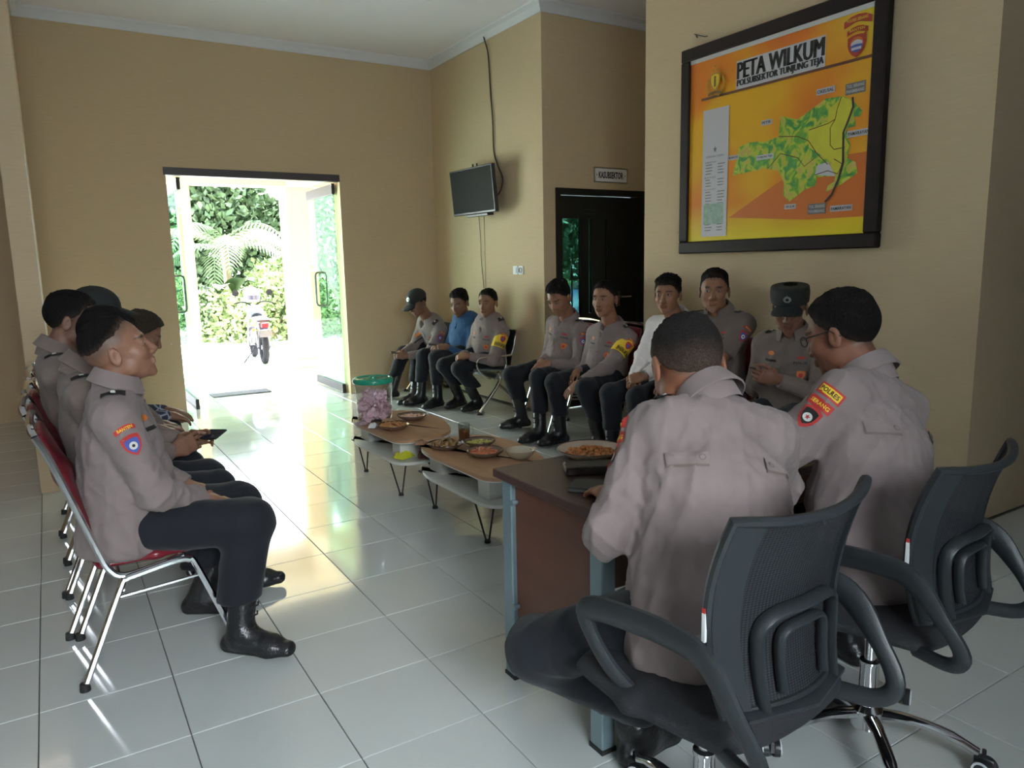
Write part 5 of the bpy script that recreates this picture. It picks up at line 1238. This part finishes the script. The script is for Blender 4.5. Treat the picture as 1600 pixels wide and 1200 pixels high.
# ---------------------------------------------------------------- motorcycle outside (faces +Y)
def motorcycle(loc, rz):
    t = empty('motorcycle', loc, rz, 'motorcycle parked outside the entrance, seen from behind', 'motorcycle')
    mt = mat('tyre_black', (.015, .015, .018), .85, spec=.1); mp_ = mat('motor_paint', (.035, .045, .065), .4); mc = mat('motor_metal', (.20, .20, .22), .4, metal=.7)
    for y_ in (0, 1.25):
        w = MB().tube([(0, y_+.245*math.cos(a*PI/12), .30+.245*math.sin(a*PI/12)) for a in range(24)], .055, 10, closed=True).build('tyre', mt, t)
        MB().tube([(0, y_+.205*math.cos(a*PI/12), .30+.205*math.sin(a*PI/12)) for a in range(24)], .014, 6, closed=True).lathe([(.04, -.04), (.04, .04)], 12, M=Matrix.Translation((0, y_, .30)) @ Matrix.Rotation(R(90), 4, 'Y')).build('rim', mc, w)
        sp = MB()
        for a in range(12): sp.tube([(0.02*(-1)**a, y_, .30), (0, y_+.20*math.cos(a*PI/6), .30+.20*math.sin(a*PI/6))], .002, 4)
        sp.build('spokes', mc, w, kind='stuff')
    MB().box(-.07, .07, -.18, .12, .60, .62).tube(smoothpath([(0, -.30, .52), (0, -.20, .62), (0, .05, .64), (0, .25, .56)], 4), [(.075, .012)]*13, 10).build('rear_fender', mp_, t)
    MB().tube(smoothpath([(0, -.15, .78), (0, .1, .80), (0, .45, .76), (0, .62, .80)], 4), [(.11, .045)]*13, 12).build('saddle', mat('saddle_black', (.03, .03, .035), .6), t)
    MB().tube(smoothpath([(0, .58, .80), (0, .75, .90), (0, .98, .86)], 4), [(.10, .09), (.13, .11), (.14, .12), (.14, .12), (.14, .12), (.12, .10), (.10, .09), (.08, .06), (.06, .05)], 14).build('fuel_tank', mp_, t)
    MB().box(-.12, .12, .42, .75, .28, .58, bev=.04).lathe([(.09, -.14), (.09, .14)], 14, M=Matrix.Translation((0, .58, .36)) @ Matrix.Rotation(R(90), 4, 'Y')).build('engine', mat('engine_grey', (.20, .20, .21), .45, metal=.6), t)
    for s in (-1, 1):
        MB().tube([(s*.09, 0, .30), (s*.10, .10, .66)], .018, 8).build('shock_absorber', mc, t); MB().tube([(s*.09, 1.25, .30), (s*.09, 1.02, .95)], .02, 8).build('fork_leg', mc, t)
        MB().tube([(s*.085, 0, .30), (s*.085, .5, .33)], .016, 8).build('swing_arm', mt, t)
        MB().tube(smoothpath([(s*.04, .98, 1.0), (s*.18, .97, 1.06), (s*.34, .84, 1.04)], 4), .012, 8).build('handlebar', mt, t)
        MB().tube([(s*.22, .92, 1.06), (s*.27, .93, 1.20)], .005, 6).lathe([(0, 0), (.055, .0), (.06, .012), (0, .03)], 14, M=Matrix.Translation((s*.30, .93, 1.23)) @ Matrix.Rotation(R(90), 4, 'X')).build('mirror', mt, t)
        MB().tube([(s*.08, -.16, .62), (s*.17, -.17, .62)], .008, 6).lathe([(0, -.02), (.025, -.02), (.028, .01), (0, .02)], 10, M=Matrix.Translation((s*.18, -.17, .62)) @ Matrix.Rotation(R(90), 4, 'X')).build('indicator', M_ORANGE, t)
        MB().tube([(s*.09, .35, .30), (s*.22, .35, .30)], .012, 8).build('footpeg', mt, t)
    MB().tube(smoothpath([(.12, .62, .30), (.13, .2, .26), (.14, -.20, .34)], 4), [(.025, .025)]*4+[(.042, .042)]*5, 10).build('exhaust', mc, t)
    MB().tube([(-.10, .35, .26), (-.32, .28, .01)], .010, 6).build('side_stand', mt, t)
    MB().box(-.065, .065, -.30, -.24, .66, .75, bev=.015).build('tail_lamp', mat('tail_red', (.55, .02, .03), .25), t, smooth=False)
    MB().box(-.10, .10, -.31, -.30, .50, .62, bev=.003).build('number_plate', mat('plate_grey', (.10, .09, .10), .5), t, smooth=False)
    MB().tube(smoothpath([(-.10, .1, .76), (-.11, -.25, .80), (0, -.32, .81), (.11, -.25, .80), (.10, .1, .76)], 4), .012, 8).build('grab_rail', mc, t)
    MB().box(-.09, .09, -.14, .04, .62, .72, bev=.02).build('tail_cowl', mp_, t, smooth=False)
    MB().lathe([(0, -.05), (.08, -.04), (.09, .02), (.07, .05), (0, .055)], 16, M=Matrix.Translation((0, 1.12, .92)) @ Matrix.Rotation(R(-90), 4, 'X')).build('headlamp', mc, t)
    return t
motorcycle((2.76, 11.75, -.0), R(-5)).scale = (.88, .88, .88)
hm = empty('helmet', (2.83, 12.62, .93), 0, 'pale helmet hanging on the motorcycle handlebar', 'helmet')
MB().lathe([(.11, 0), (.13, .05), (.13, .12), (.10, .20), (.05, .24), (0, .25)], 20).build('helmet_shell', mat('helmet_pale', (.22, .24, .30), .4), hm)
MB().lathe([(.131, .04), (.133, .11), (.128, .11), (.127, .04), (.131, .04)], 20).build('visor', mat('visor_dark', (.05, .05, .08), .2), hm)
# ---------------------------------------------------------------- plants
def leafmat(name, c, var=.35):
    m = mat(name, c, .5, spec=.35, noise=(2.5, var)); b = m.node_tree.nodes['Principled BSDF']
    return m
M_LEAF = [leafmat('leaf_green_a', (.12, .18, .075)), leafmat('leaf_green_b', (.075, .12, .055)), leafmat('leaf_green_c', (.20, .26, .10)), leafmat('leaf_green_d', (.045, .08, .04))]
M_STEM = mat('plant_stem', (.20, .16, .09), .8); M_DRY = mat('dry_frond', (.55, .45, .26), .7, noise=(3, .2))
def frond(base, az, L, droop, w=.55, n=24, rise=.9):
    """a palm leaf: rib with leaflets, as one mesh"""
    mb = MB(); P = []; d = Vector((math.cos(az), math.sin(az), 0)); p = Vector(base); el_ = rise
    for i in range(n+1):
        P.append(p.copy()); p = p+(d*math.cos(el_)+Vector((0, 0, 1))*math.sin(el_))*L/n; el_ -= droop/n*(1+i/n)
    mb.tube(P, [.022*(1-.8*i/n)+.002 for i in range(n+1)], 4)
    s = Vector((-d.y, d.x, 0))
    for i in range(2, n+1):
        ww = w*math.sin(PI*min(1, (i/n)*.9+.12))**.7
        for sg in (-1, 1):
            a = P[i]; t = (P[i]-P[i-1]).normalized(); tip = a+s*sg*ww*.8+t*ww*.45-Vector((0, 0, ww*.45))
            m_ = a+(tip-a)*.5+Vector((0, 0, .04)); q = t*.022
            mb.add([a-q, a+q, m_+q*1.2, tip, m_-q*1.2], [(0, 1, 2, 4), (4, 2, 3)])
    return mb
def palm(loc, h, nf, L, seed, label, dry=0, ms=0):
    rg = random.Random(seed); t = empty('palm_tree', loc, 0, label, 'palm', 'palms beyond the entrance')
    MB().tube(smoothpath([(0, 0, 0), (.1, .05, h*.5), (.05, 0, h)], 5), [.13-.004*i for i in range(11)], 8).build('trunk', M_STEM, t)
    for i in range(nf):
        m = M_DRY if i < dry else M_LEAF[(i+ms) % 2]
        frond((.05, 0, h), 2*PI*i/nf+rg.uniform(-.2, .2), L*rg.uniform(.8, 1.1), rg.uniform(1.1, 2.0), rise=rg.uniform(.4, 1.15), n=26).build('frond', m, t)
def bush(loc, rad, n, seed, label, m, ls=.12, cat='bush'):
    rs = np.random.RandomState(seed); t = empty('bush', loc, 0, label, cat, 'bushes beyond the entrance')
    u = rs.normal(size=(n, 3)); u /= np.linalg.norm(u, axis=1)[:, None]; u[:, 2] = np.abs(u[:, 2])
    rr = .72+.3*rs.rand(n); lump = 1+.18*np.sin(u[:, 0]*7+seed)*np.cos(u[:, 2]*6+seed)
    P = u*A(rad)*(rr*lump)[:, None]
    dirv = u*.5+rs.normal(size=(n, 3))*.6-A(0, 0, .25); dirv /= np.linalg.norm(dirv, axis=1)[:, None]
    sd = np.cross(dirv, rs.normal(size=(n, 3))); sd /= np.linalg.norm(sd, axis=1)[:, None]; L_ = (ls*(.6+.8*rs.rand(n)))[:, None]
    q = np.stack([P, P+dirv*L_*.5+sd*L_*.28, P+dirv*L_, P+dirv*L_*.5-sd*L_*.28], 1).reshape(-1, 3)
    np_object('foliage', q, np.arange(len(q)).reshape(-1, 4), m, t, kind='stuff')
    sb = MB(); rg = random.Random(seed)
    for i in range(6): a = rg.uniform(0, 6.28); sb.tube([(0, 0, 0), (rad[0]*.4*math.cos(a), rad[1]*.4*math.sin(a), rad[2]*.45), (rad[0]*.65*math.cos(a), rad[1]*.65*math.sin(a), rad[2]*.75)], [.04, .025, .01], 5)
    sb.build('stems', M_STEM, t)
GZ = -.2
bush((4.3, 17.5, GZ), (1.6, 1.0, 1.5), 5200, 1, 'light yellow green bush behind the motorcycle', M_LEAF[2], .13)
bush((5.0, 19.2, GZ), (1.7, 1.1, 1.9), 5200, 2, 'sunlit bush right of the motorcycle by the white column', M_LEAF[2], .13)
bush((2.2, 18.4, GZ), (1.6, 1.0, 1.5), 4200, 3, 'low bush beyond the left glass leaf', M_LEAF[0], .14)
bush((6.1, 17.6, GZ), (1.5, 1.3, 6.2), 18000, 4, 'tall green bush seen through the right glass leaf', M_LEAF[0], .13)
bush((4.6, 24.5, GZ), (3.9, 1.8, 4.8), 26000, 5, 'large dark green tree behind the palms', M_LEAF[1], .28, 'tree')
bush((9.0, 24.5, GZ), (3.6, 1.8, 4.6), 14000, 6, 'large mid green tree right of the palms', M_LEAF[0], .28, 'tree')
bush((.4, 25.5, GZ), (3.0, 1.8, 4.2), 8000, 7, 'dark tree farthest left beyond the entrance', M_LEAF[3], .28, 'tree')
bush((14.5, 22.5, GZ), (5.5, 2.0, 4.6), 10000, 8, 'dark tree outside the office window', M_LEAF[3], .28, 'tree')
palm((3.9, 20.3, GZ), 2.2, 11, 2.6, 11, 'palm with drooping pale fronds at the upper left of the doorway', 2)
palm((6.4, 21.5, GZ), 1.8, 11, 2.5, 12, 'palm with arching green fronds in the middle of the doorway', 3, 1)
palm((12.6, 17.2, GZ), .8, 11, 2.6, 13, 'palm outside the office window', 0, 1)
def banana(loc, seed, label):
    t = empty('banana_plant', loc, 0, label, 'banana plant'); rg = random.Random(seed)
    MB().tube([(0, 0, 0), (0, 0, .9)], [.09, .05], 8).build('stalk', M_LEAF[2], t)
    for i in range(6):
        az = 2*PI*i/6+rg.uniform(-.3, .3); d = Vector((math.cos(az), math.sin(az), 0)); s = Vector((-d.y, d.x, 0)); mb = MB(); v = []; n = 10; L_ = rg.uniform(1.2, 1.7); e = rg.uniform(.7, 1.2); p = Vector((0, 0, .85))
        for k in range(n+1):
            w = .24*math.sin(PI*min(1, k/n*.93+.07))**.6; v += [p-s*w+Vector((0, 0, .05)), p, p+s*w+Vector((0, 0, .05))]
            p = p+(d*math.cos(e)+Vector((0, 0, 1))*math.sin(e))*L_/n; e -= .17
        mb.add(v, [(3*k+j, 3*k+j+1, 3*k+j+4, 3*k+j+3) for k in range(n) for j in (0, 1)]).build('banana_leaf', M_LEAF[3] if i % 2 else M_LEAF[0], t)
banana((3.6, 18.6, GZ), 3, 'banana plant with broad leaves left of the motorcycle')
banana((4.9, 19.4, GZ), 6, 'second banana plant behind the yellow green bush')
tr = empty('parked_car', (10.6, 12.5, GZ), R(0), 'blue parked car outside the office window', 'car')
mbp = mat('car_blue', (.04, .07, .22), .3)
MB().tube(smoothpath([(-2, 0, .55), (-1.2, 0, .72), (0, 0, .80), (1.4, 0, .75), (2, 0, .60)], 4), [(.80, .38)]*17, 12).build('car_body', mbp, tr)
MB().tube(smoothpath([(-1.0, 0, 1.0), (-.3, 0, 1.25), (.6, 0, 1.25), (1.2, 0, 1.0)], 4), [(.62, .28)]*13, 12).build('cabin', mat('car_glass_dark', (.02, .03, .04), .1), tr)
for x_ in (-1.25, 1.25):
    for s in (-1, 1): MB().lathe([(.2, -.09), (.31, -.09), (.33, 0), (.31, .09), (.2, .09), (.1, .05), (0, .05)], 18, M=Matrix.Translation((x_, s*.72, .32)) @ Matrix.Rotation(R(90*s), 4, 'X')).build('wheel', mat('tyre_black', (.015, .015, .018), .85, spec=.1), tr)
# ---------------------------------------------------------------- the fifteen people
REL = (.25, .35, .3)
G_LEFT, G_BENCH, G_RIGHT, G_DESK = 'men seated in the left row', 'men on the steel bench', 'men seated along the right wall', 'men at the desk'
PP = {}
# left row, facing +X
PP['L1'] = person('stocky man in taupe uniform nearest on the left, chin raised, hands on his thighs', dict(
    lw=1.25, hemz=.22, hip=(.16, 3.06, .535), neck=(0.173, 3.040, 1.011), head=(0.199, 3.040, 1.164), face=(1, -.12, 0), look=(1, -.10, .30), hup=(-.3, 0, 1), bulk=1.22, seed=3, k=1.03,
    wristR=(0.439, 2.980, 0.573), wristL=(0.423, 3.200, 0.572), handR=((.85, .15, -.25), (.1, -.15, 1), REL), handL=((.85, -.45, -.25), (.1, .1, 1), REL),
    poleR=(-.2, -.55, -.75), poleL=(-.1, .5, -.8), ankleR=(.49, 2.80, .10), toeR=(.62, -.55), ankleL=(.42, 3.24, .10), toeL=(.9, -.45),
    res=.0045, rshirt=.0075, rboot=.007, rhair=.005, skin=(0.266, 0.129, 0.080), fold=2.0, seatz=.43, hair=(.009, .001), hairline=.080, nape=-.01, side=.022, fade=.05, fadecol=(.10, .062, .046), grad=.05, hk=1.04,
    marks=[('sleeve', 'R', .35, 'BANTEN'), ('epaulet', 'R'), ('epaulet', 'L'), ('front',), ('placket',)], armk=.02, sw=1.12), G_LEFT)
PP['L2'] = person('man in taupe uniform second in the left row, holding a phone over his knees', dict(
    hip=(.14, 3.54, .535), neck=(0.085, 3.500, 1.027), head=(0.187, 3.500, 1.167), face=(1, 0, 0), look=(1, -.1, -.45), bulk=1.05, seed=4,
    wristR=(0.405, 3.420, 0.689), wristL=(0.466, 3.600, 0.682), handR=((.8, .35, .2), (.2, -.9, .3), (.3, .6, .5)), handL=((.8, -.35, .2), (.2, .9, .3), (.3, .6, .5)), thumbR=-1, thumbL=-1,
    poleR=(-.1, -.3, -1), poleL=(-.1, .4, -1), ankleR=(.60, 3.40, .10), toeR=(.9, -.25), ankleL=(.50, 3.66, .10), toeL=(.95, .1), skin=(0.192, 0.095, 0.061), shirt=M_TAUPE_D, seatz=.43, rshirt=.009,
    marks=[('sleeve', 'R', .35), ('epaulet', 'R'), ('epaulet', 'L')]), G_LEFT)
PP['L3'] = person('man in taupe uniform third in the left row, his dark hair against the wall edge', dict(
    hip=(.09, 4.0, .535), neck=(0.004, 3.980, 1.067), head=(0.086, 3.980, 1.229), face=(1, 0, 0), look=(1, -.15, -.2), seed=5,
    wristR=(.46, 3.93, .60), wristL=(.46, 4.10, .60), handR=((.9, .3, -.2), (0, 0, 1), REL), handL=((.9, -.3, -.2), (0, 0, 1), REL),
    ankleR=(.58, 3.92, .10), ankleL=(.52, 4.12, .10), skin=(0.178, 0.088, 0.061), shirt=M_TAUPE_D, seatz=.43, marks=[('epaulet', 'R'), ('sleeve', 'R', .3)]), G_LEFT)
PP['L4'] = person('man with a black cap, fourth in the left row, only his head showing', dict(
    hip=(.10, 4.47, .535), neck=(0.135, 4.470, 1.059), head=(0.210, 4.470, 1.233), face=(1, 0, 0), look=(1, .1, -.15), seed=6, cap='ball',
    wristR=(.46, 4.40, .60), wristL=(.46, 4.56, .60), handR=((.9, .3, -.2), (0, 0, 1), REL), handL=((.9, -.3, -.2), (0, 0, 1), REL),
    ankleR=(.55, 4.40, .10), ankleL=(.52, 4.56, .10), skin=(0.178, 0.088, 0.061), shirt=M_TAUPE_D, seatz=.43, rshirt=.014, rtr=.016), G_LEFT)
PP['L5'] = person('man in a dark blue and white batik shirt leaning forward, last in the left row', dict(
    hip=(.14, 4.95, .535), neck=(0.353, 4.950, 0.890), head=(0.456, 4.950, 1.075), face=(1, -.1, 0), look=(1, -.1, -.5), seed=7, hairmat=M_HAIRB, haircol=(.040, .028, .020), fadecol=(.05, .035, .026), hair=(.022, .010), nape=-.05,
    wristR=(.56, 4.90, .58), wristL=(.58, 5.05, .58), handR=((.9, .2, -.3), (0, -.2, 1), REL), handL=((.9, -.3, -.2), (0, 0, 1), REL),
    ankleR=(.66, 4.88, .10), ankleL=(.62, 5.06, .10), skin=(0.207, 0.102, 0.064), shirt=M_BATIK, seatz=.43, k=.98), G_LEFT)
# steel bench, facing -X
PP['B1'] = person('man in taupe uniform and black cap bent over a phone on the bench', dict(
    hip=(3.76, 7.58, .55), neck=(3.579, 7.500, 0.829), head=(3.406, 7.440, 1.052), face=(-1, -.12, 0), look=(-1, -.35, -.55), cap='ball', seed=8, k=1.05, bulk=1.08,
    wristR=(3.226, 7.500, 0.514), wristL=(3.191, 7.320, 0.505), handR=((-.7, -.5, .1), (-.2, .8, .5), (.4, .7, .5)), handL=((-.8, .4, .1), (-.2, -.8, .5), (.4, .7, .5)),
    poleR=(.2, .4, -1), poleL=(.3, -.4, -.9), ankleR=(3.16, 7.66, .10), ankleL=(3.22, 7.20, .10), toeR=(-.95, .1), toeL=(-.95, -.2),
    marks=[('sleeve', 'L', .5), ('epaulet', 'L'), ('front',), ('placket',)], seatz=.44), G_BENCH)
PP['B2'] = person('man in a blue long sleeved shirt looking down, middle of the bench', dict(
    hip=(3.74, 7.02, .55), neck=(3.761, 7.000, 0.819), head=(3.666, 6.950, 1.056), face=(-1, -.12, 0), look=(-1, -.55, -.40), seed=9, k=1.04, shirt=M_BLUE, bulk=1.05, collar=True,
    wristR=(3.458, 7.080, 0.608), wristL=(3.453, 6.860, 0.620), handR=((-.8, -.4, 0), (-.2, .6, .8), (.4, .6, .5)), handL=((-.9, .3, 0), (-.2, -.6, .8), (.4, .6, .5)),
    ankleR=(3.26, 7.12, .10), ankleL=(3.32, 6.84, .10), toeR=(-.95, -.1), toeL=(-.9, -.3), hair=(.020, .004), tuft=.006, seatz=.44, trousers=M_TROUS), G_BENCH)
PP['B3'] = person('man in taupe uniform with a yellow armband at the near end of the bench', dict(
    hip=(3.76, 6.50, .55), neck=(3.754, 6.470, 0.850), head=(3.713, 6.440, 1.071), face=(-1, -.22, 0), look=(-1, -.62, -.12), seed=10, bulk=1.08, k=1.05, nape=-.03, hair=(.010, .003),
    wristR=(3.439, 6.500, 0.574), wristL=(3.421, 6.360, 0.576), handR=((-.7, -.6, -.1), (-.2, .5, .8), (.5, .7, .5)), handL=((-.7, .6, -.1), (-.2, -.5, .8), (.5, .7, .5)),
    ankleR=(3.52, 6.72, .10), ankleL=(3.58, 6.46, .10), toeR=(-.9, -.3), toeL=(-.95, -.25), skin=(0.244, 0.116, 0.064),
    marks=[('band', 'L', .5, 'BHABINKAMTIBMAS'), ('epaulet', 'L'), ('epaulet', 'R'), ('front',), ('placket',)], seatz=.44), G_BENCH)
# along the right wall
PP['A'] = person('man in taupe uniform looking down, first of the row beside the dark door', dict(
    hip=(3.80, 5.27, .55), neck=(3.812, 5.220, 0.952), head=(3.677, 5.160, 1.158), face=(-1, -.10, 0), look=(-1, -.35, -.62), seed=11, k=1.06, hair=(.022, .004), tuft=.009, skin=(0.281, 0.129, 0.077),
    wristR=(3.559, 5.280, 0.609), wristL=(3.509, 5.100, 0.621), handR=((-.75, -.35, -.55), (-.3, .7, .5), (.35, .5, .5)), handL=((-.8, .25, -.45), (-.2, -.7, .5), (.35, .5, .4)),
    poleR=(.3, .5, -1), poleL=(.4, -.5, -.9), ankleR=(3.50, 5.50, .10), toeR=(-.95, .15), ankleL=(3.34, 4.98, .10), toeL=(-.95, -.05), res=.005, rshirt=.008, sleeve='long',
    marks=[('sleeve', 'L', .5), ('epaulet', 'L'), ('epaulet', 'R'), ('front',), ('placket',)], seatz=.44), G_RIGHT)
PP['B'] = person('man in taupe uniform with a yellow armband in front of the dark door', dict(
    hip=(3.80, 4.68, .55), neck=(3.843, 4.660, 0.908), head=(3.732, 4.620, 1.160), face=(-1, -.15, 0), look=(-1, -.42, -.05), seed=12, k=1.06, bulk=1.05, nape=-.035, hair=(.012, .003), skin=(0.281, 0.129, 0.077),
    wristR=(3.519, 4.720, 0.587), wristL=(3.391, 4.500, 0.544), handR=((-.8, -.3, -.35), (-.3, .3, .9), (.4, .6, .5)), handL=((-.75, .25, -.55), (-.4, -.2, .8), (.25, .35, .3)),
    poleR=(.3, .5, -1), poleL=(.4, -.5, -.9), ankleR=(3.42, 4.80, .10), toeR=(-.98, .0), ankleL=(3.52, 4.42, .10), toeL=(-.9, -.2), res=.005, rshirt=.008, watch='L', watchmat=M_BLACK,
    marks=[('band', 'L', .5, 'BHABINKAMTIBMAS'), ('epaulet', 'L'), ('epaulet', 'R'), ('front',), ('placket',)], seatz=.44), G_RIGHT)
PP['W'] = person('young man in a white long sleeved shirt with clasped hands', dict(
    hip=(3.82, 4.04, .55), neck=(3.916, 4.020, 1.010), head=(3.801, 3.990, 1.203), face=(-1, -.15, 0), look=(-1, -.58, -.02), seed=13, k=1.04, nape=-.035, hair=(.024, .006), tuft=.008, hairline=.062, shirt=M_WHITE, skin=(0.296, 0.136, 0.077), fold=1.3,
    wristR=(3.499, 4.020, 0.612), wristL=(3.406, 3.860, 0.631), handR=((-.7, -.6, -.2), (-.3, .5, .7), (.6, .8, .5)), handL=((-.7, .6, -.2), (-.3, -.5, .7), (.6, .8, .5)),
    ankleR=(3.42, 4.14, .10), ankleL=(3.44, 3.86, .10), res=.005, rshirt=.008, watch='L', marks=[('placket',)], seatz=.44), G_RIGHT)
PP['D'] = person('short sleeved uniformed man with dark hair sitting upright against the wall', dict(
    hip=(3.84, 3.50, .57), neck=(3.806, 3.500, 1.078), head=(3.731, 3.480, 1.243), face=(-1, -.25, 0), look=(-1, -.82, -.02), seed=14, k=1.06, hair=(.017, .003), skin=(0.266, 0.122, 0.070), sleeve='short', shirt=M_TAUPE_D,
    wristR=(3.46, 3.62, .66), wristL=(3.42, 3.36, .66), handR=((-.9, -.3, -.3), (0, 0, 1), REL), handL=((-.9, .3, -.3), (0, 0, 1), REL),
    ankleR=(3.44, 3.62, .10), ankleL=(3.44, 3.36, .10), res=.005, rshirt=.009, marks=[('sleeve', 'L', .6), ('epaulet', 'L'), ('epaulet', 'R'), ('front',), ('placket',)], seatz=.44), G_RIGHT)
PP['C'] = person('man in taupe uniform and square black cap with a badge, reading a phone', dict(
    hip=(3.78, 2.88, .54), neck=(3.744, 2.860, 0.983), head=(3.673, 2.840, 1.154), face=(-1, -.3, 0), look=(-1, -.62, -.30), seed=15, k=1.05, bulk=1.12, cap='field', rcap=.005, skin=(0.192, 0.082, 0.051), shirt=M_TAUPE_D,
    wristR=(3.580, 2.940, 0.750), wristL=(3.420, 2.720, 0.785), handR=((-.6, -.6, .3), (-.5, .7, .3), (.5, .7, .5)), handL=((-.8, .4, .2), (-.2, -.8, -.3), (.5, .7, .5)),
    poleR=(.4, .6, -.9), poleL=(.5, -.6, -.8), ankleR=(3.42, 2.98, .10), ankleL=(3.44, 2.74, .10), res=.005, rshirt=.008,
    marks=[('epaulet', 'L'), ('epaulet', 'R'), ('front',), ('sleeve', 'L', .5), ('placket',)], seatz=.44), G_RIGHT)
# at the desk, seen from behind
PP['R6'] = person('grey haired man in taupe uniform at the desk, back to the camera, head bowed', dict(
    shw=.150, lw=1.15, hip=(1.32, 1.19, .58), neck=(1.480, 1.380, 1.046), head=(1.496, 1.490, 1.154), face=(.42, 1, 0), look=(.40, 1, -.62), seed=16, k=1.06, bulk=1.30, hairmat=M_HAIRG, haircol=(.022, .019, .018), fadecol=(.105, .068, .052), grad=.085, hair=(.007, .003), nape=-.058, side=-.006, hk=1.13, stub=0, eyes=1,
    shL=(.035, .035, -.02), wristL=(1.34, 1.61, .785), wristR=(1.70, 1.66, .775), handL=((.12, .98, -.1), (0, 0, 1), (.3, .5, .4)), handR=((-.4, .9, -.1), (0, 0, 1), (.3, .5, .4)),
    poleL=(-.72, -.28, -.72), poleR=(.8, -.2, -.6), ankleL=(1.34, 1.50, .10), toeL=(.95, .2), ankleR=(1.62, 1.62, .10), toeR=(.5, .85), kpoleL=(-.9, .5, .7), kpoleR=(.2, .6, .8),
    res=.005, rshirt=.0065, rboot=.007, rhair=.0045, rtr=.009, hemz=.13, fold=1.9, sw=1.12, seatz=.49, armk=.02, skin=(0.252, 0.099, 0.054), trousers=M_TROUS, marks=[('backflap', (-1, 1)), ('tabs', 'L', .3), ('epaulet', 'L')], shirt=M_TAUPE, watch='L', boots=False), G_DESK)
PP['R7'] = person('man in taupe uniform with glasses and red sleeve patches at the right of the desk', dict(
    shw=.150, hip=(2.03, 1.22, .58), neck=(2.161, 1.360, 1.048), head=(2.151, 1.460, 1.203), face=(.02, 1, 0), look=(-.22, 1, -.35), seed=17, k=1.05, bulk=1.28, hk=1.05, hair=(.016, .005), nape=-.060, tuft=.005, glasses=True,
    wristL=(1.98, 1.66, .78), wristR=(2.26, 1.66, .78), handL=((.2, .95, -.1), (0, 0, 1), REL), handR=((-.2, .95, -.1), (0, 0, 1), REL), poleL=(-.8, .0, -.6), poleR=(.8, -.2, -.6),
    ankleL=(2.08, 1.52, .12), toeL=(-.2, -.98), ankleR=(2.34, 1.5, .10), toeR=(.3, .95), kpoleL=(-.1, .7, .7),
    res=.0055, rshirt=.0065, rhair=.0055, rtr=.010, hemz=.13, fold=1.5, seatz=.49, armk=.03, sw=1.1, skin=(0.207, 0.085, 0.051), trousers=M_BROWNTR, marks=[('backflap', (-1, 1)), ('tabs', 'L', -.35)], boots=False), G_DESK)
# phones
def phone(c, d, up, lab, big=.9):
    d = Vector(d).normalized(); u = Vector(up); u = (u-d*u.dot(d)).normalized(); s = d.cross(u)
    t = empty('phone', c, 0, lab, 'phone'); M = Matrix((s, d, u)).transposed().to_4x4()
    MB().box(-.038*big, .038*big, -.078*big, .078*big, -.005, .004, bev=.002, M=M).build('phone_body', M_BLKP, t, smooth=False)
    MB().box(-.034*big, .034*big, -.073*big, .073*big, .004, .0048, M=M).build('phone_screen', mat('phone_screen', (.03, .04, .06), .08), t, smooth=False)
    return t
def between(n, f=.09):
    w = PP[n][1]['wr']; return (w['L']+w['R'])/2
phone(tuple(between('L2')+A(.135, -.01, .035)), (.3, -.9, .12), (-.5, .0, .9), 'black phone held by the second man of the left row')
phone(tuple(between('B1')+A(-.085, -.02, .03)), (-.9, .2, .1), (.3, -.2, .9), 'dark phone in the hands of the capped man on the bench')
phone(tuple(between('B2')+A(-.09, -.01, .03)), (-.9, .3, .1), (.3, -.2, .9), 'dark phone in the hands of the man in blue')
phone(tuple(between('C')+A(-.11, -.03, .06)), (-.8, -.2, .25), (.5, .1, .85), 'black phone held by the man in the square cap')
print('persons built')
